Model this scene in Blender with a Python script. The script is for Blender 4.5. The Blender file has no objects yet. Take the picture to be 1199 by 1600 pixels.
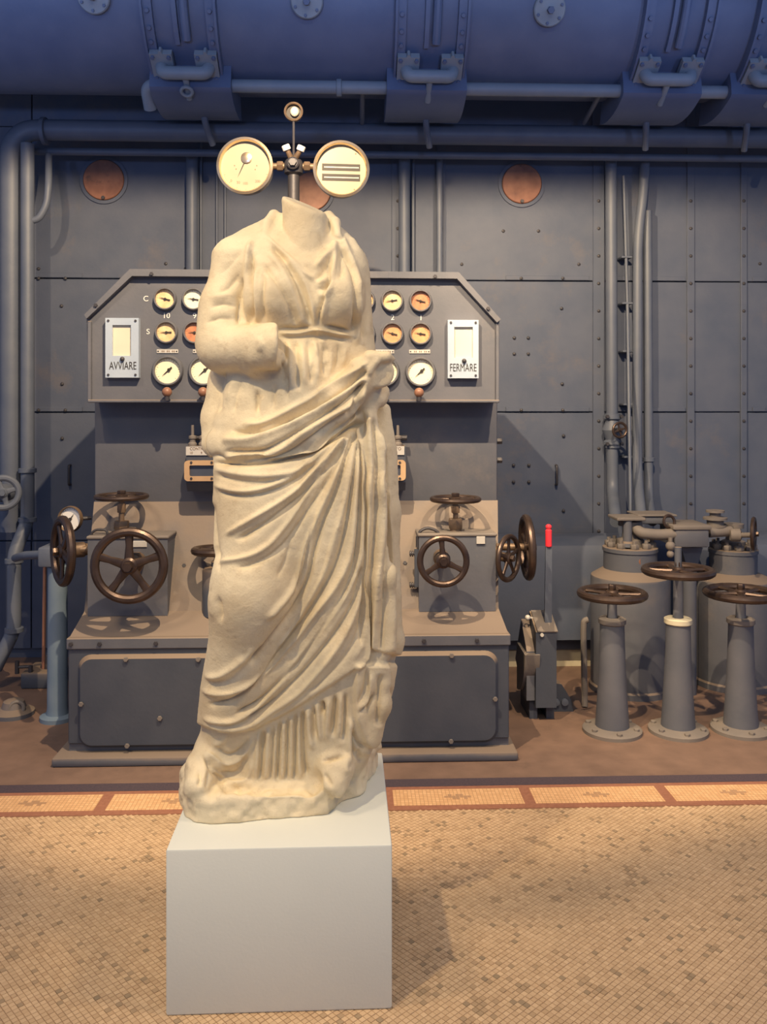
import bpy, bmesh, math, random
import numpy as np
from mathutils import Vector, Matrix

random.seed(7)
rng = np.random.default_rng(11)
scene = bpy.context.scene
C = scene.collection

# ------------------------------------------------------------------ camera
FPX, HX, HY, CAMZ, YAW = 1340.0, 599.5, 640.0, 1.55, math.radians(2.0)
cam = bpy.data.cameras.new('camera')
cam.sensor_fit = 'VERTICAL'; cam.sensor_height = 36.0
cam.lens = FPX / 1600.0 * 36.0
cam.shift_y = (HY - 800.0) / 1600.0
cam.clip_end = 100
camo = bpy.data.objects.new('camera', cam); C.objects.link(camo)
camo.location = (0, 0, CAMZ); camo.rotation_euler = (math.pi / 2, 0, -YAW)
scene.camera = camo

# ------------------------------------------------------------------ light
scene.view_settings.view_transform = 'Standard'
scene.view_settings.look = 'None'
scene.view_settings.gamma = 1.0
scene.view_settings.use_curve_mapping = False
scene.view_settings.exposure = 0.0
world = bpy.data.worlds.new('hall_air'); scene.world = world
world.use_nodes = True
bg = world.node_tree.nodes['Background']
bg.inputs[0].default_value = (0.42, 0.58, 1.0, 1); bg.inputs[1].default_value = 0.40

def aim(o, target):
    d = Vector(target) - o.location
    o.rotation_euler = d.to_track_quat('-Z', 'Y').to_euler()

def spot(name, loc, target, power, color, angle, blend, radius):
    l = bpy.data.lights.new(name, 'SPOT'); l.energy = power; l.color = color
    l.spot_size = math.radians(angle); l.spot_blend = blend; l.shadow_soft_size = radius
    o = bpy.data.objects.new(name, l); C.objects.link(o); o.location = loc; aim(o, target)
    return o

def area(name, loc, target, power, color, sx, sy):
    l = bpy.data.lights.new(name, 'AREA'); l.energy = power; l.color = color
    l.shape = 'RECTANGLE'; l.size = sx; l.size_y = sy
    o = bpy.data.objects.new(name, l); C.objects.link(o); o.location = loc; aim(o, target)
    return o

WARM = (1.0, 0.74, 0.46)
spot('track_spot_desk', (-0.25, 2.65, 3.30), (-0.22, 3.438, 2.684), 410, WARM, 104, 0.25, 0.015)
spot('track_spot_right', (0.95, 2.65, 3.30), (1.35, 3.40, 2.75), 330, WARM, 100, 0.5, 0.02)
spot('track_spot_left', (-1.55, 2.65, 3.30), (-2.05, 3.40, 2.75), 100, WARM, 100, 0.6, 0.02)
spot('track_spot_statue', (-1.6, 0.4, 4.3), (-0.27, 2.5, 1.20), 400, (1.0, 0.79, 0.50), 36, 0.6, 0.06)
spot('track_spot_floor_left', (-2.1, 1.6, 4.2), (-0.9, 2.2, 0.0), 210, WARM, 80, 0.7, 0.30)
spot('track_spot_floor_right', (2.0, 1.5, 4.2), (1.0, 2.2, 0.0), 245, WARM, 80, 0.7, 0.30)
area('front_fill', (0.4, -2.6, 4.6), (-0.2, 2.3, 0.4), 60, (1.0, 0.92, 0.76), 3.0, 0.6)  # added warm fill behind the camera, brightens the pedestal front
for x_ in (-2.4, -0.8, 0.8, 2.4):            # added cool fill lights that tint and brighten the boiler
    spot('boiler_blue_fill', (x_, 0.2, 2.4), (x_, 4.2, 4.35), 150, (0.32, 0.48, 1.0), 52, 0.9, 0.15)

# ------------------------------------------------------------------ photo geometry
CY, SY = math.cos(YAW), math.sin(YAW)
def W(px, py, Y):
    u = (px - HX) / FPX; v = -(py - HY) / FPX
    d = Vector((CY * u + SY, CY - SY * u, v))
    return Vector((0, 0, CAMZ)) + d * (Y / d.y)
def FL(px, py, Z=0.0):
    u = (px - HX) / FPX; v = -(py - HY) / FPX
    d = Vector((CY * u + SY, CY - SY * u, v))
    return Vector((0, 0, CAMZ)) + d * ((Z - CAMZ) / v)
def K(Y): return Y / FPX

# ------------------------------------------------------------------ materials
def new_mat(name):
    m = bpy.data.materials.new(name); m.use_nodes = True
    nt = m.node_tree; b = nt.nodes['Principled BSDF']
    return m, nt, b
def paint(name, c1, c2, rough=0.55, metal=0.0, scale=6.0, bump=0.15, bscale=60.0, spec=0.5, dust=None, c3=None, c3s=3.0, c3t=0.62):
    m, nt, b = new_mat(name)
    tc = nt.nodes.new('ShaderNodeTexCoord')
    geo = nt.nodes.new('ShaderNodeNewGeometry')
    n = nt.nodes.new('ShaderNodeTexNoise'); n.inputs['Scale'].default_value = scale; n.inputs['Detail'].default_value = 6
    nt.links.new(geo.outputs['Position'], n.inputs['Vector'])
    r = nt.nodes.new('ShaderNodeValToRGB')
    r.color_ramp.elements[0].position = 0.3; r.color_ramp.elements[1].position = 0.72
    r.color_ramp.elements[0].color = (*c1, 1); r.color_ramp.elements[1].color = (*c2, 1)
    nt.links.new(n.outputs['Fac'], r.inputs['Fac'])
    col = r.outputs['Color']
    if c3:
        n3 = nt.nodes.new('ShaderNodeTexNoise'); n3.inputs['Scale'].default_value = c3s; n3.inputs['Detail'].default_value = 8
        n3.inputs['Roughness'].default_value = 0.7
        nt.links.new(geo.outputs['Position'], n3.inputs['Vector'])
        r3 = nt.nodes.new('ShaderNodeValToRGB')
        r3.color_ramp.elements[0].position = c3t; r3.color_ramp.elements[1].position = c3t + 0.12
        nt.links.new(n3.outputs['Fac'], r3.inputs['Fac'])
        mx = nt.nodes.new('ShaderNodeMixRGB'); nt.links.new(r3.outputs['Color'], mx.inputs[0])
        nt.links.new(col, mx.inputs[1]); mx.inputs[2].default_value = (*c3, 1)
        col = mx.outputs[0]
    if dust:                      # settled dust on upward faces
        sx = nt.nodes.new('ShaderNodeSeparateXYZ'); nt.links.new(geo.outputs['Normal'], sx.inputs[0])
        ma = nt.nodes.new('ShaderNodeMath'); ma.operation = 'ADD'; nt.links.new(sx.outputs['Z'], ma.inputs[0])
        sc = nt.nodes.new('ShaderNodeMath'); sc.operation = 'MULTIPLY_ADD'; nt.links.new(n.outputs['Fac'], sc.inputs[0]); sc.inputs[1].default_value = 0.5; sc.inputs[2].default_value = -0.25
        nt.links.new(sc.outputs[0], ma.inputs[1])
        mr = nt.nodes.new('ShaderNodeMapRange'); mr.inputs[1].default_value = 0.12; mr.inputs[2].default_value = 0.42
        nt.links.new(ma.outputs[0], mr.inputs[0])
        md = nt.nodes.new('ShaderNodeMixRGB'); nt.links.new(mr.outputs[0], md.inputs[0]); nt.links.new(col, md.inputs[1]); md.inputs[2].default_value = (*dust, 1)
        col = md.outputs[0]
    nt.links.new(col, b.inputs['Base Color'])
    b.inputs['Roughness'].default_value = rough; b.inputs['Metallic'].default_value = metal
    b.inputs['Specular IOR Level'].default_value = spec
    if bump:
        n2 = nt.nodes.new('ShaderNodeTexNoise'); n2.inputs['Scale'].default_value = bscale; n2.inputs['Detail'].default_value = 4
        nt.links.new(geo.outputs['Position'], n2.inputs['Vector'])
        bp = nt.nodes.new('ShaderNodeBump'); bp.inputs['Strength'].default_value = bump; bp.inputs['Distance'].default_value = 0.004
        nt.links.new(n2.outputs['Fac'], bp.inputs['Height']); nt.links.new(bp.outputs['Normal'], b.inputs['Normal'])
    return m
M = {}
M['wall'] = paint('wall_paint', (0.078, 0.098, 0.148), (0.105, 0.122, 0.168), 0.6, c3=(0.135, 0.13, 0.15), c3s=1.3, c3t=0.56)
M['pipe'] = paint('pipe_paint', (0.095, 0.115, 0.16), (0.13, 0.148, 0.185), 0.5)
M['drum'] = paint('drum_paint', (0.10, 0.135, 0.235), (0.135, 0.17, 0.27), 0.5)
M['fitting'] = paint('fitting_paint', (0.22, 0.26, 0.31), (0.29, 0.32, 0.35), 0.5)
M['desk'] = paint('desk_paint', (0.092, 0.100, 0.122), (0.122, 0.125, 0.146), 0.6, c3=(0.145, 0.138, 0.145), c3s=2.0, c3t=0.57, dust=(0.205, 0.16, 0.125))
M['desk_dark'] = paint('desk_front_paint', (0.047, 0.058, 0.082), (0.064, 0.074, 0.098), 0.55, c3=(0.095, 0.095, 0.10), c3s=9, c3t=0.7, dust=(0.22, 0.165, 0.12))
M['dusty'] = paint('dusty_iron', (0.15, 0.135, 0.125), (0.21, 0.18, 0.155), 0.7)
M['iron'] = paint('dark_iron', (0.045, 0.045, 0.055), (0.07, 0.065, 0.07), 0.5, 0.3)
M['wheel'] = paint('worn_wheel_steel', (0.055, 0.037, 0.031), (0.10, 0.068, 0.053), 0.36, 0.6, scale=18, bump=0.08)
M['bronze'] = paint('tarnished_bronze', (0.12, 0.085, 0.06), (0.24, 0.16, 0.10), 0.5, 0.4, scale=20)
M['brass'] = paint('polished_brass', (0.75, 0.56, 0.34), (0.86, 0.68, 0.45), 0.22, 0.9, bump=0.02)
M['copper'] = paint('copper_sheet', (0.20, 0.085, 0.055), (0.34, 0.15, 0.09), 0.5, 0.1, scale=14, c3=(0.10, 0.06, 0.05), c3s=9, c3t=0.62)
M['bezel'] = paint('gauge_bezel', (0.11, 0.115, 0.13), (0.15, 0.15, 0.16), 0.4)
M['cream'] = paint('dial_cream', (0.86, 0.78, 0.55), (0.93, 0.86, 0.64), 0.5, bump=0)
M['amber'] = paint('dial_amber', (0.62, 0.34, 0.15), (0.80, 0.52, 0.26), 0.5, scale=40, bump=0)
M['rusty'] = paint('dial_rust', (0.42, 0.15, 0.075), (0.58, 0.26, 0.13), 0.5, scale=40, bump=0)
M['ink'] = paint('black_ink', (0.02, 0.017, 0.015), (0.035, 0.03, 0.025), 0.6, bump=0)
M['browninth'] = paint('brown_ink', (0.16, 0.10, 0.06), (0.20, 0.13, 0.08), 0.6, bump=0)
M['letter'] = paint('white_letter', (0.75, 0.73, 0.68), (0.82, 0.80, 0.75), 0.6, bump=0)
M['enamel'] = paint('enamel_plate', (0.34, 0.41, 0.51), (0.42, 0.49, 0.57), 0.35, c3=(0.30, 0.30, 0.30), c3s=14, c3t=0.68)
M['ivory'] = paint('dial_ivory', (0.30, 0.265, 0.18), (0.34, 0.305, 0.21), 0.45, bump=0)
M['opal'] = paint('opal_glass', (0.62, 0.56, 0.44), (0.68, 0.62, 0.49), 0.3, bump=0)
M['tag'] = paint('label_metal', (0.50, 0.48, 0.44), (0.62, 0.60, 0.55), 0.4, 0.1)
M['tan'] = paint('tan_frame', (0.42, 0.27, 0.15), (0.55, 0.37, 0.21), 0.5)
M['glassdark'] = paint('dark_window', (0.05, 0.06, 0.08), (0.08, 0.09, 0.12), 0.12, bump=0)
M['knob'] = paint('brown_knob', (0.20, 0.09, 0.055), (0.30, 0.15, 0.09), 0.45)
M['red'] = paint('red_grip', (0.75, 0.03, 0.05), (0.85, 0.05, 0.07), 0.4, bump=0)
M['cream_strip'] = paint('cream_strip', (0.55, 0.50, 0.36), (0.66, 0.60, 0.44), 0.6)
M['brownfloor'] = paint('brown_floor', (0.155, 0.10, 0.075), (0.21, 0.135, 0.10), 0.62, scale=9, c3=(0.12, 0.08, 0.062), c3s=3, c3t=0.58)
M['blackstrip'] = paint('blue_black_strip', (0.05, 0.04, 0.055), (0.085, 0.06, 0.07), 0.6, scale=120)
M['redband'] = paint('red_brown_band', (0.25, 0.105, 0.065), (0.33, 0.15, 0.09), 0.6, scale=60)
M['grout'] = paint('grout', (0.25, 0.155, 0.085), (0.32, 0.20, 0.115), 0.8)
M['emblem'] = paint('emblem_tile', (0.36, 0.22, 0.12), (0.42, 0.26, 0.15), 0.6)
M['pedestal'] = paint('pedestal_paint', (0.67, 0.685, 0.62), (0.71, 0.72, 0.65), 0.65, scale=3, bump=0.08, bscale=140)
M['pale'] = paint('pale_blue_paint', (0.13, 0.19, 0.26), (0.19, 0.25, 0.31), 0.55)
M['shine'] = paint('bright_steel', (0.5, 0.5, 0.5), (0.6, 0.6, 0.6), 0.25, 0.8, bump=0)

def tile_material(name, attr, c_lo, c_mid, c_hi):
    m, nt, b = new_mat(name)
    a = nt.nodes.new('ShaderNodeAttribute'); a.attribute_name = attr
    r = nt.nodes.new('ShaderNodeValToRGB')
    e = r.color_ramp.elements
    e[0].position = 0.0; e[0].color = (*c_lo, 1)
    e[1].position = 1.0; e[1].color = (*c_hi, 1)
    e2 = e.new(0.30); e2.color = (*c_mid, 1)
    nt.links.new(a.outputs['Fac'], r.inputs['Fac'])
    geo = nt.nodes.new('ShaderNodeNewGeometry')
    n = nt.nodes.new('ShaderNodeTexNoise'); n.inputs['Scale'].default_value = 2.2; n.inputs['Detail'].default_value = 5
    nt.links.new(geo.outputs['Position'], n.inputs['Vector'])
    mr = nt.nodes.new('ShaderNodeMapRange'); mr.inputs[1].default_value = 0.3; mr.inputs[2].default_value = 0.7
    mr.inputs[3].default_value = 0.86; mr.inputs[4].default_value = 1.1
    nt.links.new(n.outputs['Fac'], mr.inputs[0])
    mx = nt.nodes.new('ShaderNodeVectorMath'); mx.operation = 'SCALE'
    nt.links.new(r.outputs['Color'], mx.inputs[0]); nt.links.new(mr.outputs[0], mx.inputs['Scale'])
    nt.links.new(mx.outputs[0], b.inputs['Base Color'])
    b.inputs['Roughness'].default_value = 0.5
    return m
M['tile'] = tile_material('mosaic_tile', 'tint', (0.29, 0.215, 0.135), (0.48, 0.325, 0.19), (0.65, 0.465, 0.285))

def marble_material():
    m, nt, b = new_mat('weathered_marble')
    geo = nt.nodes.new('ShaderNodeNewGeometry')
    def noise(s, d, ro=0.6):
        n = nt.nodes.new('ShaderNodeTexNoise'); n.inputs['Scale'].default_value = s; n.inputs['Detail'].default_value = d
        n.inputs['Roughness'].default_value = ro
        nt.links.new(geo.outputs['Position'], n.inputs['Vector']); return n
    n1 = noise(5, 8); n2 = noise(26, 8, 0.75); n3 = noise(150, 3)
    r1 = nt.nodes.new('ShaderNodeValToRGB')
    r1.color_ramp.elements[0].position = 0.32; r1.color_ramp.elements[0].color = (0.60, 0.475, 0.295, 1)
    r1.color_ramp.elements[1].position = 0.62; r1.color_ramp.elements[1].color = (0.76, 0.645, 0.435, 1)
    nt.links.new(n1.outputs['Fac'], r1.inputs['Fac'])
    r2 = nt.nodes.new('ShaderNodeValToRGB')
    r2.color_ramp.elements[0].position = 0.55; r2.color_ramp.elements[0].color = (0, 0, 0, 1)
    r2.color_ramp.elements[1].position = 0.76; r2.color_ramp.elements[1].color = (0.62, 0.62, 0.62, 1)
    nt.links.new(n2.outputs['Fac'], r2.inputs['Fac'])
    mx = nt.nodes.new('ShaderNodeMixRGB'); nt.links.new(r2.outputs['Color'], mx.inputs[0])
    nt.links.new(r1.outputs['Color'], mx.inputs[1]); mx.inputs[2].default_value = (0.45, 0.33, 0.19, 1)
    nt.links.new(mx.outputs[0], b.inputs['Base Color'])
    b.inputs['Roughness'].default_value = 0.6
    b.inputs['Subsurface Weight'].default_value = 0.0
    bp = nt.nodes.new('ShaderNodeBump'); bp.inputs['Strength'].default_value = 0.4; bp.inputs['Distance'].default_value = 0.003
    ad = nt.nodes.new('ShaderNodeMath'); ad.operation = 'ADD'
    nt.links.new(n2.outputs['Fac'], ad.inputs[0]); nt.links.new(n3.outputs['Fac'], ad.inputs[1])
    nt.links.new(ad.outputs[0], bp.inputs['Height']); nt.links.new(bp.outputs['Normal'], b.inputs['Normal'])
    return m
M['marble'] = marble_material()

def mosaic_panel_material():
    m, nt, b = new_mat('border_mosaic')
    geo = nt.nodes.new('ShaderNodeNewGeometry')
    br = nt.nodes.new('ShaderNodeTexBrick')
    br.offset = 0.0
    br.inputs['Color1'].default_value = (0.74, 0.47, 0.25, 1); br.inputs['Color2'].default_value = (0.62, 0.37, 0.185, 1)
    br.inputs['Mortar'].default_value = (0.42, 0.24, 0.12, 1)
    br.inputs['Scale'].default_value = 1.0; br.inputs['Mortar Size'].default_value = 0.0012
    br.inputs['Brick Width'].default_value = 0.0155; br.inputs['Row Height'].default_value = 0.0155
    nt.links.new(geo.outputs['Position'], br.inputs['Vector'])
    nt.links.new(br.outputs['Color'], b.inputs['Base Color']); b.inputs['Roughness'].default_value = 0.5
    return m
M['border'] = mosaic_panel_material()

# ------------------------------------------------------------------ mesh builder
WORLD = {}
def basis(axis):
    a = Vector(axis).normalized()
    h = Vector((0, 0, 1)) if abs(a.z) < 0.9 else Vector((1, 0, 0))
    u = h.cross(a).normalized(); v = a.cross(u).normalized()
    return a, u, v
class MB:
    def __init__(s): s.v = []; s.f = []
    def add(s, vs, fs):
        o = len(s.v); s.v += [Vector(p) for p in vs]; s.f += [tuple(i + o for i in f) for f in fs]; return s
    def box(s, lo, hi):
        (x0, y0, z0), (x1, y1, z1) = lo, hi
        return s.add([(x0,y0,z0),(x1,y0,z0),(x1,y1,z0),(x0,y1,z0),(x0,y0,z1),(x1,y0,z1),(x1,y1,z1),(x0,y1,z1)],
            [(0,3,2,1),(4,5,6,7),(0,1,5,4),(1,2,6,5),(2,3,7,6),(3,0,4,7)])
    def bbox(s, lo, hi, bev=0.01, seg=2):
        bm = bmesh.new()
        t = MB().box(lo, hi)
        vs = [bm.verts.new(p) for p in t.v]
        for f in t.f: bm.faces.new([vs[i] for i in f])
        bmesh.ops.bevel(bm, geom=list(bm.edges), offset=bev, segments=seg, affect='EDGES', profile=0.5)
        bm.verts.index_update()
        s.add([v.co.copy() for v in bm.verts], [[v.index for v in f.verts] for f in bm.faces]); bm.free(); return s
    def prism(s, poly, vec):
        n = len(poly); vec = Vector(vec); P = [Vector(p) for p in poly]
        return s.add(P + [p + vec for p in P], [tuple(range(n))[::-1], tuple(range(n, 2*n))] + [(i, (i+1) % n, n + (i+1) % n, n + i) for i in range(n)])
    def lathe(s, org, axis, prof, n=24, a0=0.0, a1=2*math.pi):
        a, u, v = basis(axis); org = Vector(org); full = abs(a1 - a0 - 2*math.pi) < 1e-6
        m = n if full else n + 1
        vs = []; fs = []
        for (r, h) in prof:
            for i in range(m):
                t = a0 + (a1 - a0) * i / n
                vs.append(org + a*h + (u*math.cos(t) + v*math.sin(t))*r)
        for j in range(len(prof) - 1):
            for i in range(n):
                i2 = (i+1) % m
                fs.append((j*m+i, j*m+i2, (j+1)*m+i2, (j+1)*m+i))
        if full:
            if prof[0][0] > 1e-5: fs.append(tuple(range(m))[::-1])
            if prof[-1][0] > 1e-5: fs.append(tuple(range((len(prof)-1)*m, len(prof)*m)))
        return s.add(vs, fs)
    def cyl(s, p0, p1, r0, r1=None, n=16):
        r1 = r0 if r1 is None else r1; p0 = Vector(p0); p1 = Vector(p1); L = (p1-p0).length
        return s.lathe(p0, p1-p0, [(r0, 0), (r1, L)], n)
    def torus(s, org, axis, R, r, n=40, m=10):
        a, u, v = basis(axis); org = Vector(org); vs = []; fs = []
        for i in range(n):
            t = 2*math.pi*i/n; d = u*math.cos(t) + v*math.sin(t)
            for j in range(m):
                q = 2*math.pi*j/m
                vs.append(org + d*(R + r*math.cos(q)) + a*(r*math.sin(q)))
        for i in range(n):
            for j in range(m):
                fs.append((i*m+j, ((i+1)%n)*m+j, ((i+1)%n)*m+(j+1)%m, i*m+(j+1)%m))
        return s.add(vs, fs)
    def tube(s, pts, r, n=12, bend=0.0, seg=6, cap=True):
        P = [Vector(p) for p in pts]
        if bend > 0 and len(P) > 2:
            Q = [P[0]]
            for i in range(1, len(P)-1):
                a = (P[i-1]-P[i]); b = (P[i+1]-P[i]); d = min(bend, a.length*0.49, b.length*0.49)
                s0 = P[i] + a.normalized()*d; s1 = P[i] + b.normalized()*d
                for k in range(seg+1):
                    t = k/seg
                    Q.append(s0*(1-t)**2 + P[i]*2*t*(1-t) + s1*t*t)
            Q.append(P[-1]); P = Q
        rr = r if isinstance(r, (list, tuple)) else [r]*len(P)
        vs = []; fs = []; prev = None
        for i, p in enumerate(P):
            t = (P[min(i+1, len(P)-1)] - P[max(i-1, 0)]).normalized()
            if prev is None: _, u, v = basis(t)
            else:
                u = (prev - t*prev.dot(t)).normalized(); v = t.cross(u)
            prev = u
            for j in range(n):
                q = 2*math.pi*j/n; vs.append(p + (u*math.cos(q) + v*math.sin(q))*rr[i])
        for i in range(len(P)-1):
            for j in range(n): fs.append((i*n+j, i*n+(j+1)%n, (i+1)*n+(j+1)%n, (i+1)*n+j))
        if cap: fs.append(tuple(range(n))[::-1]); fs.append(tuple(range((len(P)-1)*n, len(P)*n)))
        return s.add(vs, fs)
    def ball(s, c, r, n=16, m=10, sq=(1,1,1)):
        c = Vector(c); prof = [(max(1e-6, r*math.sin(math.pi*k/m)), -r*math.cos(math.pi*k/m)) for k in range(m+1)]
        t = MB().lathe((0,0,0), (0,0,1), prof, n)
        return s.add([c + Vector((p.x*sq[0], p.y*sq[1], p.z*sq[2])) for p in t.v], t.f)
    def hexnut(s, p, axis, r, h): return s.lathe(p, axis, [(r*0.9, 0), (r, h*0.12), (r, h*0.88), (r*0.9, h)], 6)
    def build(s, name, mat, parent=None, angle=35, base=False):
        me = bpy.data.meshes.new(name)
        xs = [p.x for p in s.v]; ys = [p.y for p in s.v]; zs = [p.z for p in s.v]
        c = Vector(((min(xs)+max(xs))/2, (min(ys)+max(ys))/2, min(zs) if parent is None or base else (min(zs)+max(zs))/2))
        me.from_pydata([p - c for p in s.v], [], s.f)
        bm = bmesh.new(); bm.from_mesh(me); bmesh.ops.recalc_face_normals(bm, faces=list(bm.faces)); bm.to_mesh(me); bm.free()
        me.polygons.foreach_set('use_smooth', [True]*len(me.polygons))
        me.set_sharp_from_angle(angle=math.radians(angle))
        me.materials.append(M[mat] if isinstance(mat, str) else mat)
        return place(name, me, c, parent)
def place(name, me, c, parent=None):
    o = bpy.data.objects.new(name, me); C.objects.link(o)
    WORLD[o.name] = Vector(c)
    if parent is not None:
        o.parent = parent; o.location = Vector(c) - WORLD[parent.name]
    else: o.location = c
    return o
def tag(o, label, cat, group=None):
    o['label'] = label; o['category'] = cat
    if group: o['group'] = group
    return o
def thing(name, loc, label, cat, group=None):
    o = bpy.data.objects.new(name, None); C.objects.link(o); o.location = loc; o.empty_display_size = 0.1
    WORLD[o.name] = Vector(loc)
    return tag(o, label, cat, group)
def struct(o): o['kind'] = 'structure'; return o
def text(name, body, pos, size, mat, parent, extrude=0.0008, normal=(0,-1,0), up=(0,0,1)):
    cu = bpy.data.curves.new('txt', 'FONT'); cu.body = body; cu.size = size; cu.align_x = 'CENTER'; cu.align_y = 'CENTER'
    cu.extrude = extrude
    to = bpy.data.objects.new('txt', cu); C.objects.link(to)
    dg = bpy.context.evaluated_depsgraph_get(); dg.update()
    me = bpy.data.meshes.new_from_object(to.evaluated_get(dg))
    bpy.data.objects.remove(to)
    n = Vector(normal).normalized(); z = Vector(up); x = z.cross(n).normalized(); z = n.cross(x)
    for v in me.vertices:
        c = v.co.copy(); v.co = x*c.x + z*c.y + n*c.z
    me.materials.clear(); me.materials.append(M[mat])
    return place(name, me, pos, parent)

def handwheel(parent, c, axis, R, r, nsp=5, mat='wheel', hub_r=None, dish=0.0, rot=0.3, flat=False):
    """rim is the part, spokes and hub its sub-parts"""
    a, u, v = basis(axis); c = Vector(c); hub_r = hub_r or R*0.17
    w = MB().torus(c, a, R - r, r, 44, 10).build('handwheel', mat, parent)
    hc = c - a*dish
    for k in range(nsp):
        t = rot + 2*math.pi*k/nsp; d = u*math.cos(t) + v*math.sin(t)
        p0 = hc + d*hub_r*0.8; p1 = c + d*(R - r*1.2)
        e = a.cross(d)
        b = MB(); n = 8; vs = []; fs = []
        for q, (p, sc) in enumerate(((p0, 1.25), (p0.lerp(p1, 0.5), 0.9), (p1, 1.15))):
            for j in range(n):
                th = 2*math.pi*j/n
                vs.append(p + e*(math.cos(th)*r*0.85*sc) + a*(math.sin(th)*r*0.5*sc))
        for q in range(2):
            for j in range(n): fs.append((q*n+j, q*n+(j+1)%n, (q+1)*n+(j+1)%n, (q+1)*n+j))
        b.add(vs, fs).build('spoke', mat, w)
    h = MB().lathe(hc - a*r*1.0, a, [(hub_r, 0), (hub_r, r*1.6), (hub_r*0.75, r*2.0), (hub_r*0.75, r*2.1)], 20)
    h.hexnut(hc + a*r*1.1, a, hub_r*0.6, r*1.3)
    h.build('hub', mat, w)
    return w
def bolts(parent, pts, axis, r=0.008, h=0.007, mat='iron', name='bolt'):
    me = None
    for p in pts:
        if me is None:
            o = MB().hexnut(p, axis, r, h).build(name, mat, parent); me = o.data
            off = WORLD[o.name] - Vector(p)
        else: place(name, me, Vector(p) + off, parent)
# ------------------------------------------------------------------ floor
YA, YB, YC, YD, YE = 3.315, 3.350, 3.489, 3.518, 3.590
XL, XR, WY = -4.2, 4.6, 5.42
floor = struct(MB().box((XL, -1.5, -0.08), (XR, WY+0.1, -0.0022)).build('floor', 'grout'))
MB().box((XL, YE, -0.004), (XR, WY+0.05, 0.0)).build('brown_paving', 'brownfloor', floor)
MB().box((XL, YD, -0.004), (XR, YE, 0.001)).build('dark_strip', 'blackstrip', floor)
MB().box((XL, YC, -0.004), (XR, YD, 0.0)).build('brown_band', 'redband', floor)
MB().box((XL, YA, -0.004), (XR, YB, 0.0)).build('brown_band', 'redband', floor)
bar0 = FL(830, 1257).x; bstep = FL(1053, 1257).x - bar0
pm = None
for k in range(-6, 6):
    xb = bar0 + k*bstep
    MB().box((xb-0.022, YB, -0.004), (xb+0.022, YC, 0.0)).build('brown_divider', 'redband', floor)
    p = MB().box((xb+0.022, YB, -0.004), (xb+bstep-0.022, YC, 0.0015)).build('border_panel', 'border', floor)
    cx, cy, t = xb + bstep/2, (YB+YC)/2, 0.0155
    e = MB()
    for ix, iy in ((0,0),(1,0),(-1,0),(0,1),(0,-1),(1,1),(-1,-1),(2,0),(-2,0),(2,-1),(-2,1),(3,0),(-3,0)):
        e.box((cx+(ix-0.46)*t, cy+(iy-0.46)*t, 0.001), (cx+(ix+0.46)*t, cy+(iy+0.46)*t, 0.0022))
    e.build('inlay_emblem', 'emblem', p)

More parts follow.
